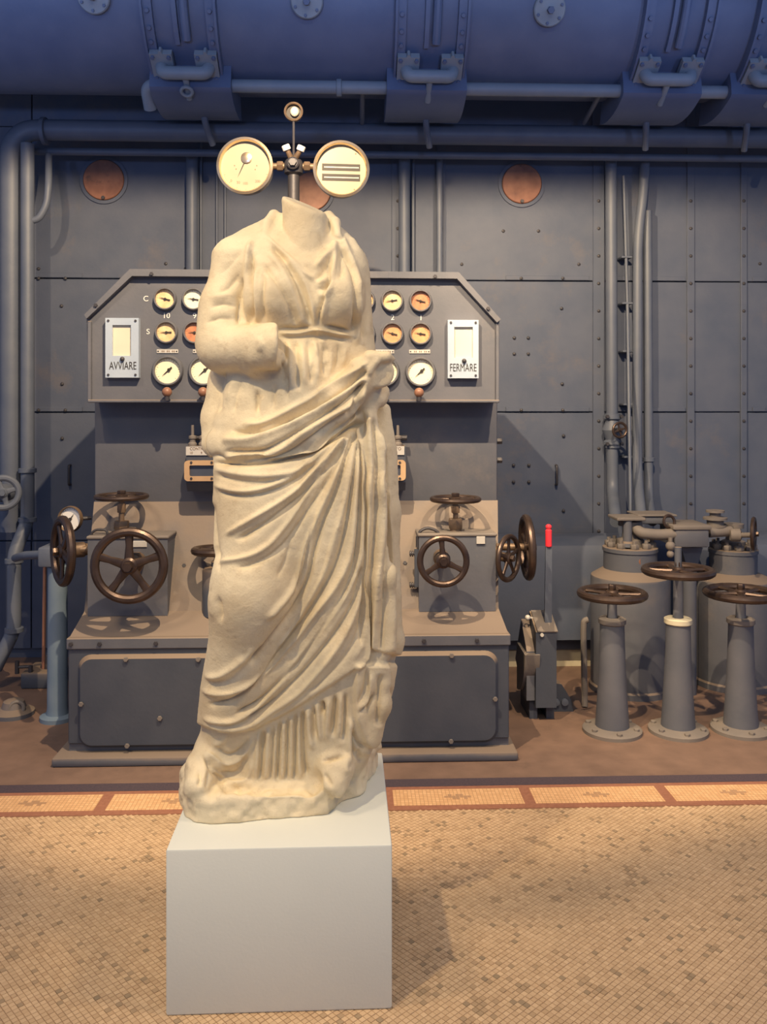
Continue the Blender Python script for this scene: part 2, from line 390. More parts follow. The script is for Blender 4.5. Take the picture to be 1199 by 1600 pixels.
# mosaic tesserae laid on the diagonal
PT = 0.0158; TA = math.radians(41)
def build_tiles():
    x0, x1, y0, y1 = -2.6, 3.0, 0.75, YA
    ca, sa = math.cos(TA), math.sin(TA)
    n = int(6.0/PT)
    I, J = np.meshgrid(np.arange(-n, n), np.arange(-n, n), indexing='ij')
    cx = (I*ca - J*sa)*PT + 0.2; cy = (I*sa + J*ca)*PT + 2.0
    ok = (cx > x0) & (cx < x1) & (cy > y0) & (cy < y1 - 0.0075)
    cx, cy = cx[ok], cy[ok]
    N = len(cx)
    tint = np.clip(rng.normal(0.62, 0.13, N), 0.33, 1.0)
    dark = rng.random(N) < 0.05
    tint[dark] = rng.random(dark.sum())*0.22
    # a few 2x2 dark clusters, as the photograph shows
    for k in rng.choice(N, 160, replace=False):
        d = np.hypot(cx-cx[k], cy-cy[k]); near = d < PT*1.1
        tint[near] = np.clip(0.10 + rng.random(near.sum())*0.16, 0, 1)
    hz = rng.normal(0, 0.00025, N)
    # which show largest: the nearest in view
    u = np.zeros(N); rel = np.stack([cx, cy], 1)
    fw = rel @ np.array([SY, CY]); rt = rel @ np.array([CY, -SY])
    px = HX + FPX*rt/fw; py = HY + FPX*CAMZ/fw
    vis = (px > 4) & (px < 1195) & (py < 1596) & ~((px > 240) & (px < 630))
    order = np.where(vis)[0]; order = order[np.argsort(-py[order])][:300]
    single = np.zeros(N, bool); single[order] = True
    s = PT*0.47; b = PT*0.435
    corner = np.array([(-1,-1),(1,-1),(1,1),(-1,1)], float)
    R = np.array([[ca, -sa],[sa, ca]])
    lo = (corner*s) @ R.T; hi = (corner*b) @ R.T
    def geom(idx):
        n_ = len(idx)
        V = np.zeros((n_, 8, 3))
        jit = 1 + rng.normal(0, 0.03, (n_, 1, 1))
        V[:, :4, :2] = lo[None]*jit + np.stack([cx[idx], cy[idx]], 1)[:, None]
        V[:, 4:, :2] = hi[None]*jit + np.stack([cx[idx], cy[idx]], 1)[:, None]
        V[:, :4, 2] = -0.003; V[:, 4:, 2] = hz[idx][:, None]
        F = np.array([(4,5,6,7),(0,1,5,4),(1,2,6,5),(2,3,7,6),(3,0,4,7)])
        FF = (np.arange(n_)*8)[:, None, None] + F[None]
        return V.reshape(-1, 3), FF.reshape(-1, 4)
    idx = np.where(~single)[0]
    V, F = geom(idx)
    me = bpy.data.meshes.new('mosaic_field')
    me.vertices.add(len(V)); me.vertices.foreach_set('co', V.ravel())
    me.loops.add(F.size); me.loops.foreach_set('vertex_index', F.ravel().astype(np.int32))
    me.polygons.add(len(F)); me.polygons.foreach_set('loop_start', np.arange(0, F.size, 4, dtype=np.int32))
    me.update(calc_edges=True)
    at = me.attributes.new('tint', 'FLOAT', 'POINT'); at.data.foreach_set('value', np.repeat(tint[idx], 8))
    me.shade_flat(); me.materials.append(M['tile'])
    o = place('mosaic_field', me, (0, 0, 0), floor); o['kind'] = 'stuff'
    o.location = -WORLD[floor.name]
    variants = []
    for t in np.linspace(0.05, 0.95, 12):
        m = bpy.data.meshes.new('tile')
        vs = [(*lo[k], -0.003) for k in range(4)] + [(*hi[k], 0.0) for k in range(4)]
        m.from_pydata(vs, [], [(4,5,6,7),(0,1,5,4),(1,2,6,5),(2,3,7,6),(3,0,4,7)])
        a = m.attributes.new('tint', 'FLOAT', 'POINT'); a.data.foreach_set('value', [float(t)]*8)
        m.materials.append(M['tile']); variants.append(m)
    for k in order:
        place('tile', variants[int(np.clip(tint[k]*12, 0, 11))], (cx[k], cy[k], hz[k]), floor)
build_tiles()

# ------------------------------------------------------------------ back wall of riveted plate
wall = struct(MB().box((XL, WY+0.02, -0.02), (XR, WY+0.2, 5.6)).build('wall_back', 'wall'))
colx = [XL] + [W(p, 640, WY).x for p in (50, 303, 622, 936, 1080)] + [XR]
rowz = [5.6, W(600, 205, WY).z, W(600, 438, WY).z, W(600, 644, WY).z, W(600, 842, WY).z, 0.06]
for i in range(len(colx)-1):
    for j in range(len(rowz)-1):
        if i == 5 and j in (1, 2, 3): pass
        g = 0.0035; d = 0.004*((i*3+j*5) % 3)
        MB().bbox((colx[i]+g, WY-0.004-d, rowz[j+1]+g), (colx[i+1]-g, WY+0.021, rowz[j]-g), 0.003, 1).build('wall_plate', 'wall', wall)
# cover strips with rivets
rivet = None
def rivets(pts, r=0.011, parent=wall):
    global rivet
    for p in pts:
        if rivet is None:
            o = MB().lathe(p, (0,-1,0), [(r, 0), (r*0.8, r*0.5), (1e-6, r*0.75)], 10).build('rivet', 'iron', parent)
            rivet = (o.data, WORLD[o.name] - Vector(p))
        else: place('rivet', rivet[0], Vector(p) + rivet[1], parent)
for px, wpx, p0, p1 in ((936, 9, 300, 830), (1080, 6, 300, 800), (1163, 5, 300, 800), (303, 8, 300, 425), (622, 10, 300, 425), (690, 7, 300, 425)):
    a = W(px, 640, WY-0.02); hw = wpx*K(WY)
    MB().bbox((a.x-hw, WY-0.024, 0.75), (a.x+hw, WY+0.0, 4.2), 0.003, 1).build('cover_strip', 'wall', wall)
    n = int((p1-p0)/43)
    rivets([W(px, p0+14+43*k, WY-0.024) for k in range(n+1)])
for py in (438, 644):
    for x0, x1 in ((790, 920), (950, 1070), (55, 130), (1175, 1195)):
        za = W(600, py-4, WY).z
        MB().bbox((W(x0, py, WY).x, WY-0.018, za-0.012), (W(x1, py, WY).x, WY-0.001, za+0.016), 0.002, 1).build('seam_strip', 'wall', wall)
        if x0 == 790: rivets([W(p, py-3, WY-0.018) for p in (815, 880)])
        if x0 == 55: rivets([W(p, py-3, WY-0.018) for p in (60, 102)])
rivets([W(p, q, WY-0.013) for p, q in ((878,482),(879,600),(881,681),(96,478),(97,600),(97,685),(804,528),(826,528),(804,553),(826,553),
       (803,727),(827,727),(803,753),(827,753),(842,361),(905,413),(787,361),(722,413),(1188,412),(881,798),(259,412),(290,420),(60,420))], 0.009)
for px in (110, 869):                                   # slim pull loops on the lower wall plates
    a = W(px, 727, WY-0.014); b = W(px, 757, WY-0.014)
    MB().tube([a, a+Vector((0,-0.03,0)), b+Vector((0,-0.03,0)), b], 0.008, 8, 0.015).build('pull_loop', 'iron', wall)
base = struct(MB().bbox((W(770, 1000, WY-0.25).x, WY-0.30, 0.10), (XR, WY+0.0, W(900, 996, WY-0.3).z), 0.01, 1).build('trim_1', 'wall'))
struct(MB().box((W(770, 1000, WY-0.3).x, WY-0.28, 0.0), (XR, WY-0.02, 0.10)).build('trim_2', 'cream_strip'))

# ------------------------------------------------------------------ copper inspection discs
for px, py, r, lab in ((163, 282, 31, 'round copper inspection disc high on the wall at the far left'),
                       (487, 300, 30, 'copper inspection disc half hidden behind the right twin gauge'),
                       (815, 288, 31, 'round copper inspection disc high on the wall right of the statue')):
    c = W(px, py, WY-0.012); R = r*K(WY)
    t = thing('copper_disc', c, lab, 'disc', 'copper inspection discs')
    MB().lathe(c, (0,-1,0), [(R, 0), (R, 0.018), (R*0.96, 0.022), (1e-6, 0.022)], 36).build('disc', 'copper', t)
    MB().lathe(c, (0,-1,0), [(R*1.18, 0), (R*1.18, 0.012), (R*1.02, 0.014), (R*1.02, 0.0)], 36).build('ring', 'wall', t)
    bolts(t, [c + Vector((0, -0.022, -R*0.9))], (0,-1,0), 0.012, 0.010)

# ------------------------------------------------------------------ boiler drum overhead
DY, DZ, DR = 4.70, 3.785, 0.50
dr = thing('boiler_drum', (0.3, DY, DZ-DR), 'huge blue-grey riveted boiler drum running along the top of the wall', 'boiler')
MB().lathe((XL, DY, DZ), (1,0,0), [(DR, 0), (DR, XR-XL)], 72).build('drum_shell', 'drum', dr)
def dpt(x, ang, dr_=0.0):                                # ang: degrees below the horizontal on the camera side
    t = math.radians(ang); return Vector((x, DY-(DR+dr_)*math.cos(t), DZ-(DR+dr_)*math.sin(t)))
def band(x0, x1, h, a0, a1, name, mat, n=18, parent=None, ramp=0):
    b = MB(); vs = []; fs = []
    for i in range(n+1):
        a = a0 + (a1-a0)*i/n
        hh = h if not ramp else h*math.sin(min(1, (a-a0)/ramp)*math.pi/2)
        for x, q in ((x0, -0.004), (x0, hh), (x1, hh), (x1, -0.004)): vs.append(dpt(x, a, q))
    for i in range(n):
        for j in range(4): fs.append((i*4+j, i*4+(j+1)%4, (i+1)*4+(j+1)%4, (i+1)*4+j))
    fs += [(0,1,2,3), (n*4+3, n*4+2, n*4+1, n*4)]
    return b.add(vs, fs).build(name, mat, parent or dr, 30)
YS = 4.62
def dang(py, off=0.0):
    """angle on the drum whose camera row is py"""
    best = None
    for k in range(0, 1180):
        a = k/10-10; p = dpt(0, a, off); row = HY - FPX*(p.z-CAMZ)/p.y
        if best is None or abs(row-py) < best[0]: best = (abs(row-py), a)
    return best[1]
A76, A120 = dang(70), dang(118)
for cpx in (291, 671, 1041, 1210):
    yb = dpt(0, dang(95)).y
    xc = W(cpx, 95, yb).x; k = K(yb)
    for s in (-1, 1):                                      # the paired flanged straps
        band(xc+s*46*k-0.022, xc+s*46*k+0.022, 0.035, -50, dang(112), 'strap', 'drum')
        band(xc+s*54*k-0.006, xc+s*54*k+0.006, 0.055, -50, dang(112), 'strap_flange', 'drum')
        for py in (20, 45, 65, 105):
            p = dpt(xc+s*46*k, dang(py), 0.035); nrm = p - Vector((p.x, DY, DZ))
            bolts(dr, [p], nrm, 0.012, 0.012, 'drum', 'strap_bolt')
    band(xc-0.035, xc-0.012, 0.03, -50, dang(70), 'centre_rib', 'drum')
    pr = [dpt(xc+0.025, a, 0.03) for a in range(-50, int(dang(70))+1, 6)]
    MB().tube(pr, 0.022, 10).build('riser_pipe', 'drum', dr)
    # bracket with its cross tube
    nrm = (dpt(0, dang(97)) - Vector((0, DY, DZ))).normalized(); tz = Vector((0, nrm.z, -nrm.y)).normalized()
    if tz.z < 0: tz = -tz
    o = dpt(xc, dang(97), 0.03)
    br = None
    for s in (-1, 1):
        q = o + Vector((s*34*k, 0, 0)); pl = MB()
        hx, hz = 17*k, 24*k
        poly = [q + Vector((sx*hx, 0, 0)) + tz*(sz*hz) for sx, sz in ((-1,-1),(1,-1),(1,1),(0.2,1),(0.1,1.2),(-0.1,1.2),(-0.2,1),(-1,1))]
        pl.prism(poly, nrm*0.035)
        b1 = pl.build('bracket_plate', 'fitting', dr)
        bolts(b1, [q + Vector((sx*hx*0.72, 0, 0)) + tz*(sz*hz*0.78) + nrm*0.035 for sx in (-1,1) for sz in (-1,1)], nrm, 0.011, 0.012, 'drum')
        MB().cyl(q + Vector((s*10*k,0,0)) - tz*hz + nrm*0.02, q + Vector((s*10*k,0,0)) - tz*(hz+0.09) + nrm*0.0, 0.016, 0.016, 8).build('bracket_foot', 'fitting', dr)
    f = nrm*0.075
    MB().tube([o+Vector((-36*k,0,0))+nrm*0.03, o+Vector((-33*k,0,0))+f, o+Vector((33*k,0,0))+f, o+Vector((36*k,0,0))+nrm*0.03], 0.033, 14, 0.05).build('cross_tube', 'fitting', dr)
    v0 = o + f - tz*0.03
    MB().cyl(v0, v0-tz*0.13, 0.016).build('drain_stub', 'fitting', dr)
    if cpx == 291: MB().torus(v0-tz*0.06+nrm*0.03, nrm, 0.028, 0.009, 20, 8).build('drain_wheel', 'fitting', dr)
    # lagging sleeve hanging below the bracket
    xs = W(cpx + (5 if cpx < 300 else -3), 150, yb).x; w2 = 63*k; h_ = 0.125; a0_ = dang(106)
    band(xs-w2, xs+w2, h_, a0_, 108, 'lagging_sleeve', 'drum', 28, ramp=4)
    c0 = dpt(xs+0.02, dang(186, h_), h_*0.5); MB().tube([c0+Vector((0,0,0.03)), c0+Vector((0,0.02,-0.08)), c0+Vector((0.03,0.12,-0.18))], 0.018, 10, 0.04).build('drip_pipe', 'pipe', dr)
for cpx, cpy in ((148, 2), (480, 4), (858, 10)):
    a = dang(cpy); p = dpt(W(cpx, cpy, dpt(0, a).y).x, a, -0.005); nrm = p - Vector((p.x, DY, DZ)); nrm.normalize()
    R = 25*K(p.y)
    cv = MB().lathe(p, nrm, [(R, 0), (R, 0.03), (R*0.93, 0.036), (R*0.5, 0.036), (R*0.3, 0.040), (1e-6, 0.040)], 30).build('inspection_cover', 'fitting', dr)
    MB().hexnut(p + nrm*0.04, nrm, 0.018, 0.03).build('nut', 'drum', cv)
    aa, u, v = basis(nrm)
    for q in range(6):
        t = q*math.pi/3+0.4
        bolts(cv, [p + nrm*0.036 + (u*math.cos(t)+v*math.sin(t))*R*0.78], nrm, 0.008, 0.008, 'drum')

# ------------------------------------------------------------------ pipes
def pipe(name, pts, r, label, mat='pipe', bend=0.0, collars=(), parts=None, cat='pipe'):
    t = thing(name, Vector(pts[0]), label, cat)
    MB().tube(pts, r, 18, bend, 8).build('pipe_run', mat, t)
    for p, ax in collars:
        MB().lathe(Vector(p) - Vector(ax).normalized()*0.014, ax, [(r*1.15, 0), (r*1.32, 0.003), (r*1.32, 0.025), (r*1.15, 0.028)], 18).build('collar', mat, t)
    return t
zx = lambda px, py, Y: W(px, py, Y)
pp_ = dpt(0, dang(137, 0.06), 0.06); y1 = pp_.y
p = W(228, 140, y1); q = W(1199, 140, y1)
pz = pp_.z
t = pipe('steam_pipe', [(p.x, y1+0.10, pz-0.09), (p.x, y1+0.01, pz), (p.x+0.1, y1, pz), (XR, y1, pz)], 0.034, 'upper horizontal steam pipe passing through the lagging sleeves under the drum', 'fitting', 0.08,
     [(W(530, 137, y1), (1,0,0))])
for px in (566, 913):
    a = W(px, 150, 4.9); b = W(px, 192, 5.0)
    MB().cyl((a.x, y1+0.03, pz), b, 0.014).build('hanger_rod', 'pipe', t)
y2 = 5.05; z2 = W(600, 209, y2).z; x2 = W(17, 300, y2).x
t = pipe('header_pipe', [(x2, y2, W(17, 830, y2).z), (x2, y2, z2), (XR, y2, z2)], 0.060, 'thick horizontal header pipe bending down at the far left', 'pipe', 0.17,
     [(W(70, 205, y2), (1,0,0)), ])
y3 = 5.18; z3 = W(600, 242, y3).z
t = pipe('thin_header_pipe', [(W(30, 240, y3).x, y3, z3), (XR, y3, z3)], 0.022, 'thin horizontal pipe just below the thick header pipe', 'pipe', 0)
# left standing pipes
yl = 5.0
pts = [W(43, 225, yl), W(43, 815, yl), W(22, 865, yl-0.1), W(22, 985, yl-0.15), W(-8, 1045, yl-0.2)]
t = pipe('standing_pipe', pts, 0.038, 'upright blue-grey pipe at the left edge, kinked near the floor', 'pipe', 0.06,
     [(W(43, 735, yl), (0,0,1)), (W(43, 812, yl), (0,0,1)), (W(22, 876, yl-0.1), (0,0,1)), (W(22, 984, yl-0.15), (0,0,1))])
MB().tube([W(43, 345, yl), W(60, 343, yl), W(73, 320, yl), W(76, 285, yl), W(76, 243, yl+0.1)], 0.020, 12, 0.05).build('side_branch', 'pipe', t)
pipe('slim_standing_pipe', [W(-14, 240, 5.1), W(-14, 1000, 5.1)], 0.03, 'upright pipe at the very left border', 'pipe')
# wall pipes behind the desk
for px, r, y0_, yb_, lab in ((300, 0.036, 240, 470, 'upright pipe on the wall above the left part of the gauge panel'),
                          (632, 0.036, 250, 470, 'upright pipe on the wall just right of the statue shoulder'),
                          (687, 0.020, 250, 470, 'slim upright pipe with rivets beside it above the gauge panel'),
                          (339, 0.008, 250, 470, 'left one of two thin wires above the gauge panel left of the statue'),
                          (352, 0.008, 250, 470, 'right one of two thin wires above the gauge panel left of the statue'),
                          (314, 0.008, 200, 470, 'thin wire close beside the pipe above the panel left of the statue'),
                          (646, 0.010, 250, 470, 'thin tube close beside the pipe right of the statue shoulder')):
    Y = WY-0.09 if r > 0.015 else WY-0.05
    pipe('wall_pipe' if r > 0.015 else 'wall_tube', [W(px, y0_, Y), W(px, yb_, Y)], r, lab, 'pipe', 0, (), None, 'pipe' if r > 0.015 else 'tube')
# cluster on the right
Y = WY-0.10
t = pipe('valve_pipe', [W(955, 250, Y), W(957, 700, Y), W(958, 770, Y), W(963, 815, Y-0.45)], 0.036, 'thick upright wall pipe carrying a small handwheel valve', 'pipe', 0.1,
     [(W(957, 650, Y), (0,0,1)), (W(958, 697, Y), (0,0,1))])
v = W(957, 672, Y)
MB().lathe(v - Vector((0,0,0.09)), (0,0,1), [(0.055,0),(0.055,0.02),(0.04,0.03),(0.062,0.09),(0.04,0.15),(0.055,0.16),(0.055,0.18)], 20).build('valve_body', 'pipe', t)
MB().cyl(v, W(968, 672, Y-0.13), 0.014).build('valve_stem', 'iron', t)
handwheel(t, W(969, 672, Y-0.13), (0.15,-1,0), 13.5*K(Y-0.13), 0.008, 4, 'wheel')
bolts(t, [v + Vector((sx*0.045, -0.04, sz*0.085)) for sx in (-1,1) for sz in (-1,1)], (0,-1,0), 0.012, 0.02)
t = pipe('clipped_rod', [W(975, 275, Y), W(981, 480, Y), W(986, 815, Y-0.3)], 0.010, 'thin rod held by small clips between the thick right-hand wall pipes', 'pipe', 0.1)
for py in (402, 474, 549, 632, 714):
    c = W(979 + (py-402)*0.014, py, Y)
    MB().bbox((c.x-0.034, Y-0.014, c.z-0.006), (c.x+0.034, WY-0.016, c.z+0.006), 0.002, 1).build('clip', 'pipe', t)
t = pipe('curved_wall_pipe', [W(1008, 255, Y-0.02), W(1006, 300, Y-0.02), W(997, 370, Y-0.02), W(996, 740, Y-0.02), W(1003, 812, Y-0.45)], 0.030, 'upright wall pipe with an offset bend near its top', 'pipe', 0.25)
pipe('joined_wall_pipe', [W(1012, 330, Y+0.02), W(1014, 700, Y+0.02), W(1014, 780, Y+0.02), W(1020, 815, Y-0.45)], 0.028, 'rightmost upright wall pipe of the cluster, with a joint collar low down', 'pipe', 0.2,
     [(W(1014, 718, Y+0.02), (0,0,1))])
# ------------------------------------------------------------------ control desk
PY, CYD, FY = 4.06, 4.20, 3.84          # gauge panel face, column face, front of the base
desk = thing('control_desk', (W(450, 1185, FY).x, FY+0.3, 0.0), 'grey iron control desk with a gauge panel on top, standing behind the statue', 'control desk')
dxl = W(147, 700, CYD).x; dxr = W(778, 700, CYD).x
bxl = W(108, 1000, FY).x; bxr = W(795, 995, FY).x
Z0 = 0.035; zf = W(450, 994, FY).z; zt = W(450, 953, FY+0.15).z; zs = W(450, 783, CYD).z
# lower casing: front, sloping shelf, raked face
def ring(y, z, xa, xb): return (xa, y, z), (xb, y, z)
prof = [(FY, Z0, bxl, bxr), (FY, zf, bxl, bxr), (FY+0.15, zt, bxl+0.02, bxr-0.02), (CYD, zs, dxl, dxr), (CYD+0.35, zs, dxl, dxr), (CYD+0.35, Z0, bxl, bxr)]
b = MB(); vs = []
for y, z, xa, xb in prof: vs += [(xa, y, z), (xb, y, z)]
n = len(prof)
b.add(vs, [(2*i, 2*i+1, 2*((i+1)%n)+1, 2*((i+1)%n)) for i in range(n)] + [tuple(range(0, 2*n, 2))[::-1], tuple(range(1, 2*n, 2))])
b.build('lower_casing', 'desk', desk, 20)
zpb = W(450, 627, PY).z
MB().bbox((dxl, CYD, zs-0.02), (dxr, CYD+0.36, zpb+0.35), 0.015, 2).build('column', 'desk', desk)
# top lip of the shelf and the front frame
MB().bbox((bxl-0.006, FY-0.022, zf-0.045), (bxr+0.006, FY+0.05, zf+0.004), 0.004, 1).build('shelf_lip', 'desk', desk)
bolts(desk, [(W(px, 996, FY-0.03).x, FY-0.022, zf-0.02) for px in (110, 155, 243, 330, 663, 746)], (0,-1,0), 0.010, 0.008, 'iron', 'lip_bolt')
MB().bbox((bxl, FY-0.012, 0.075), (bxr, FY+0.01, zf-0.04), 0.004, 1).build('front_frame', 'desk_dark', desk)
# access panel with rounded corners
def round_rect(x0, x1, z0, z1, r, y, seg=6):
    P = []
    for cx, cz, a0 in ((x1-r, z1-r, 0), (x0+r, z1-r, 90), (x0+r, z0+r, 180), (x1-r, z0+r, 270)):
        for k in range(seg+1):
            a = math.radians(a0 + 90*k/seg); P.append(Vector((cx + r*math.cos(a), y, cz + r*math.sin(a))))
    return P
ax0, ax1, az0, az1 = W(120, 1100, FY-0.03).x, W(780, 1100, FY-0.03).x, W(450, 1166, FY-0.03).z, W(450, 1021, FY-0.03).z
ap = MB(); o_ = round_rect(ax0, ax1, az0, az1, 0.06, FY-0.011); i_ = round_rect(ax0+0.016, ax1-0.016, az0+0.016, az1-0.016, 0.05, FY-0.034)
nn = len(o_)
ap.add(o_ + i_, [(k, (k+1)%nn, nn+(k+1)%nn, nn+k) for k in range(nn)] + [tuple(range(nn, 2*nn))])
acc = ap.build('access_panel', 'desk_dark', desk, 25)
bolts(acc, [W(px, py, FY-0.036) for px, py in ((197,1030),(310,1030),(127,1100),(706,1024),(774,1092),(705,1158),(199,1165),(250,1122))], (0,-1,0), 0.011, 0.009, 'dusty')
b = MB().bbox((W(90, 1185, FY).x, FY-0.085, 0.0), (W(805, 1180, FY).x, CYD+0.4, 0.04), 0.012, 2); b.build('base_plate', 'desk', desk)
bolts(desk, [W(px, py, FY-0.05) for px, py in ((222, 1192), (687, 1183))], (0,0,1), 0.014, 0.012, 'dusty', 'anchor_bolt')
for px, py in ((288, 884), (633, 880)): bolts(desk, [W(px, py, 4.08)], (0,-1,0.4), 0.010, 0.008, 'iron', 'face_bolt')
for py in (690, 720):
    bolts(desk, [Vector((dxr, CYD+0.05, W(785, py, CYD).z))], (1,0,0), 0.016, 0.03, 'iron', 'side_bolt')

# gauge panel case
def pw(px, py, y=PY): return W(px, py, y)
outer = [pw(140, 628), pw(135, 493), pw(206, 422), pw(716, 427), pw(781, 500), pw(779, 628)]
pan = MB().prism(outer, (0, 0.30, 0)).build('gauge_panel', 'desk', desk, 20)
inner = [pw(143, 626), pw(139, 499), pw(209, 433), pw(713, 437), pw(775, 505), pw(776, 626)]
fr = MB()
for i in range(1, 4):
    a, b_, c, d = outer[i], outer[i+1], inner[i+1], inner[i]
    fr.prism([a, b_, c, d], (0, -0.035, 0))
fr.build('rim_flange', 'desk', pan, 20)
MB().bbox((pw(139,627).x, PY-0.022, pw(450,628).z-0.004), (pw(780,627).x, PY+0.02, pw(450,628).z+0.010), 0.003, 1).build('bottom_lip', 'desk', pan)
for px0, s in ((141, 1), (777, -1)):
    a = pw(px0, 560).x
    MB().bbox((a-0.008, PY-0.018, pw(450,628).z), (a+0.008, PY+0.02, pw(450, 503).z), 0.003, 1).build('side_lip', 'desk', pan)
bolts(pan, [W(px, py, PY-0.036) for px, py in ((237, 428), (680, 432), (150, 477), (763, 482))], (0,-1,0), 0.009, 0.008)

def gauge(parent, c, R, face, ang, name='gauge', bez='bezel', ticks=24, needle=0.8, deep=0.026, tail=0.35, nrm=(0,-1,0), off=(0,0), bz=1.24):
    c = Vector(c); a = Vector(nrm).normalized()
    z = Vector((0,0,1)) - a*a.z; z.normalize(); x = z.cross(a)          # x to the right for the camera
    g = MB().lathe(c, a, [(R*1.06, 0), (R*bz*0.99, 0.003), (R*bz, deep*0.5), (R*(bz*0.6+0.4), deep), (R*1.05, deep), (R*1.0, deep*0.75), (R*1.0, 0.008)], 36).build(name, bez, parent, 40)
    MB().lathe(c, a, [(R*1.04, 0.002), (R*1.04, 0.009), (1e-6, 0.009)], 36).build('dial_face', face, g)
    if ticks:
        b = MB()
        for k in range(ticks):
            t = math.radians(-45 + 270*k/(ticks-1)); d = x*math.cos(t) + z*math.sin(t); e = a.cross(d)
            l = 0.80 if k % 4 == 0 else 0.87; w = R*0.012
            b.prism([c + a*0.0093 + d*R*l + e*w, c + a*0.0093 + d*R*0.93 + e*w, c + a*0.0093 + d*R*0.93 - e*w, c + a*0.0093 + d*R*l - e*w], a*0.0005)
        b.build('scale_marks', 'browninth', g)
    t = math.radians(ang); d = x*math.cos(t) + z*math.sin(t); e = a.cross(d); h = c + a*0.013 + x*off[0]*R + z*off[1]*R
    b = MB().prism([h - d*R*tail + e*R*0.07, h + d*R*needle*0.5 + e*R*0.035, h + d*R*needle, h + d*R*needle*0.5 - e*R*0.035, h - d*R*tail - e*R*0.07], a*0.001)
    b.lathe(c + x*off[0]*R + z*off[1]*R + a*0.009, a, [(R*0.13, 0), (R*0.13, 0.007), (1e-6, 0.008)], 14)
    b.build('needle', 'ink', g)
    return g
faceC = ['amberish', 'cream', 'amber', 'cream', 'amber', 'cream', 'amber', 'amber', 'amberish', 'rusty']
faceS = ['amberish', 'rusty', 'amber', 'amber', 'rusty', 'amber', 'cream', 'amber', 'amber2', 'amber2']
M['amberish'] = paint('dial_pale_amber', (0.70, 0.43, 0.21), (0.86, 0.64, 0.38), 0.5, scale=30, bump=0)
M['amber2'] = paint('dial_orange', (0.60, 0.28, 0.13), (0.74, 0.38, 0.18), 0.5, scale=40, bump=0)
angC = [165, 172, 168, 160, 175, 170, 165, 172, 188, 165]; angS = [180, 178, 170, 165, 185, 172, 20, 168, 165, 170]
nums = ['10', '9', '8', '7', '6', '5', '4', '3', '2', '1']
for k in range(10):
    px = 259 + (657-259)*k/9; sl = k*0.35
    gauge(pan, pw(px, 467.5+sl*1.0, PY), 14.5*K(PY), faceC[k], angC[k], ticks=16, needle=0.72, tail=0.55)
    px2 = 261 + (657-261)*k/9
    gauge(pan, pw(px2, 519.5+sl*0.7, PY), 14.5*K(PY), faceS[k], angS[k], ticks=16, needle=0.72, tail=0.55)
    text('number', nums[k], pw(px+1, 493.5+sl, PY-0.001), 0.036, 'letter', pan)
for s, px, py in (('C', 228, 467), ('S', 231.5, 518.5)): text('letter', s, pw(px, py, PY-0.001), 0.036, 'letter', pan)
for k in range(8):
    px = 263 + (657-263)*k/7; sl = k*0.25
    gauge(pan, pw(px, 579.5+sl, PY), 19.5*K(PY), 'cream', 222, ticks=22, needle=0.75, tail=0.3, deep=0.026, off=(0.1, 0.08))
    c = pw(px-1, 549+sl*0.3, PY)
    pl = MB().bbox((c.x-0.05, PY-0.004, c.z-0.009), (c.x+0.05, PY+0.001, c.z+0.009), 0.001, 1).build('name_plate', 'tag', pan)
    bolts(pl, [c + Vector((s*0.043, -0.004, 0)) for s in (-1, 1)], (0,-1,0), 0.0035, 0.002, 'ink', 'screw')
    for q in range(9):
        x = c.x - 0.032 + q*0.008
        MB().box((x-0.0025, PY-0.0048, c.z-0.004), (x+0.0015, PY-0.0035, c.z+0.004)).build('engraving', 'browninth', pl) if q % 3 else None
    kc = pw(px-2, 612.5+sl*0.5, PY-0.045)
    kn = MB().ball(kc, 7.6*K(PY), 18, 12).build('knob', 'knob', pan)
    MB().cyl(kc + Vector((0, 0.005, 0.0)), kc + Vector((0, 0.05, 0.0)), 0.010).cyl(kc + Vector((0,0,-0.012)), kc + Vector((0,0.0,-0.040)), 0.013, 0.011).build('knob_stem', 'iron', kn)

def signal(px0, px1, py0, py1, wx0, wx1, wy0, wy1, word, tx, ty):
    a = pw(px0, py1, PY-0.03); b = pw(px1, py0, PY-0.03)
    c = pw(wx0, wy1, PY-0.03); d = pw(wx1, wy0, PY-0.03)
    y0, y1 = PY-0.034, PY+0.001
    m = MB()
    m.box((a.x, y0, a.z), (c.x, y1, b.z)).box((d.x, y0, a.z), (b.x, y1, b.z)).box((c.x, y0, a.z), (d.x, y1, c.z)).box((c.x, y0, d.z), (d.x, y1, b.z))
    s = m.build('signal_plate', 'enamel', pan)
    MB().box((c.x, y0+0.012, c.z), (d.x, y1, d.z)).build('opal_window', 'opal', s)
    bolts(s, [(x, y0, z) for x in (a.x+0.014, b.x-0.014) for z in (a.z+0.013, b.z-0.013)], (0,-1,0), 0.006, 0.004, 'iron', 'screw')
    kc = pw((wx0+wx1)/2+1, wy1+5, PY-0.034)
    MB().ball(kc + Vector((0,-0.004,0)), 0.011, 12, 8).build('push_button', 'iron', s)
    t = text('word', word, pw(tx, ty, PY-0.0345), 0.052, 'ink', s)
    w = t.dimensions if False else None
    xs = [v.co.x for v in t.data.vertices]; sc = 0.125/(max(xs)-min(xs))
    zs = [v.co.z for v in t.data.vertices]; sz = 0.036/(max(zs)-min(zs))
    for v in t.data.vertices: v.co.x *= sc; v.co.z *= sz
signal(165, 217, 497, 590, 176, 205, 508, 556, 'AVVIARE', 192, 572)
signal(700, 748, 500, 591, 710, 739, 511, 559, 'FERMARE', 724, 575)

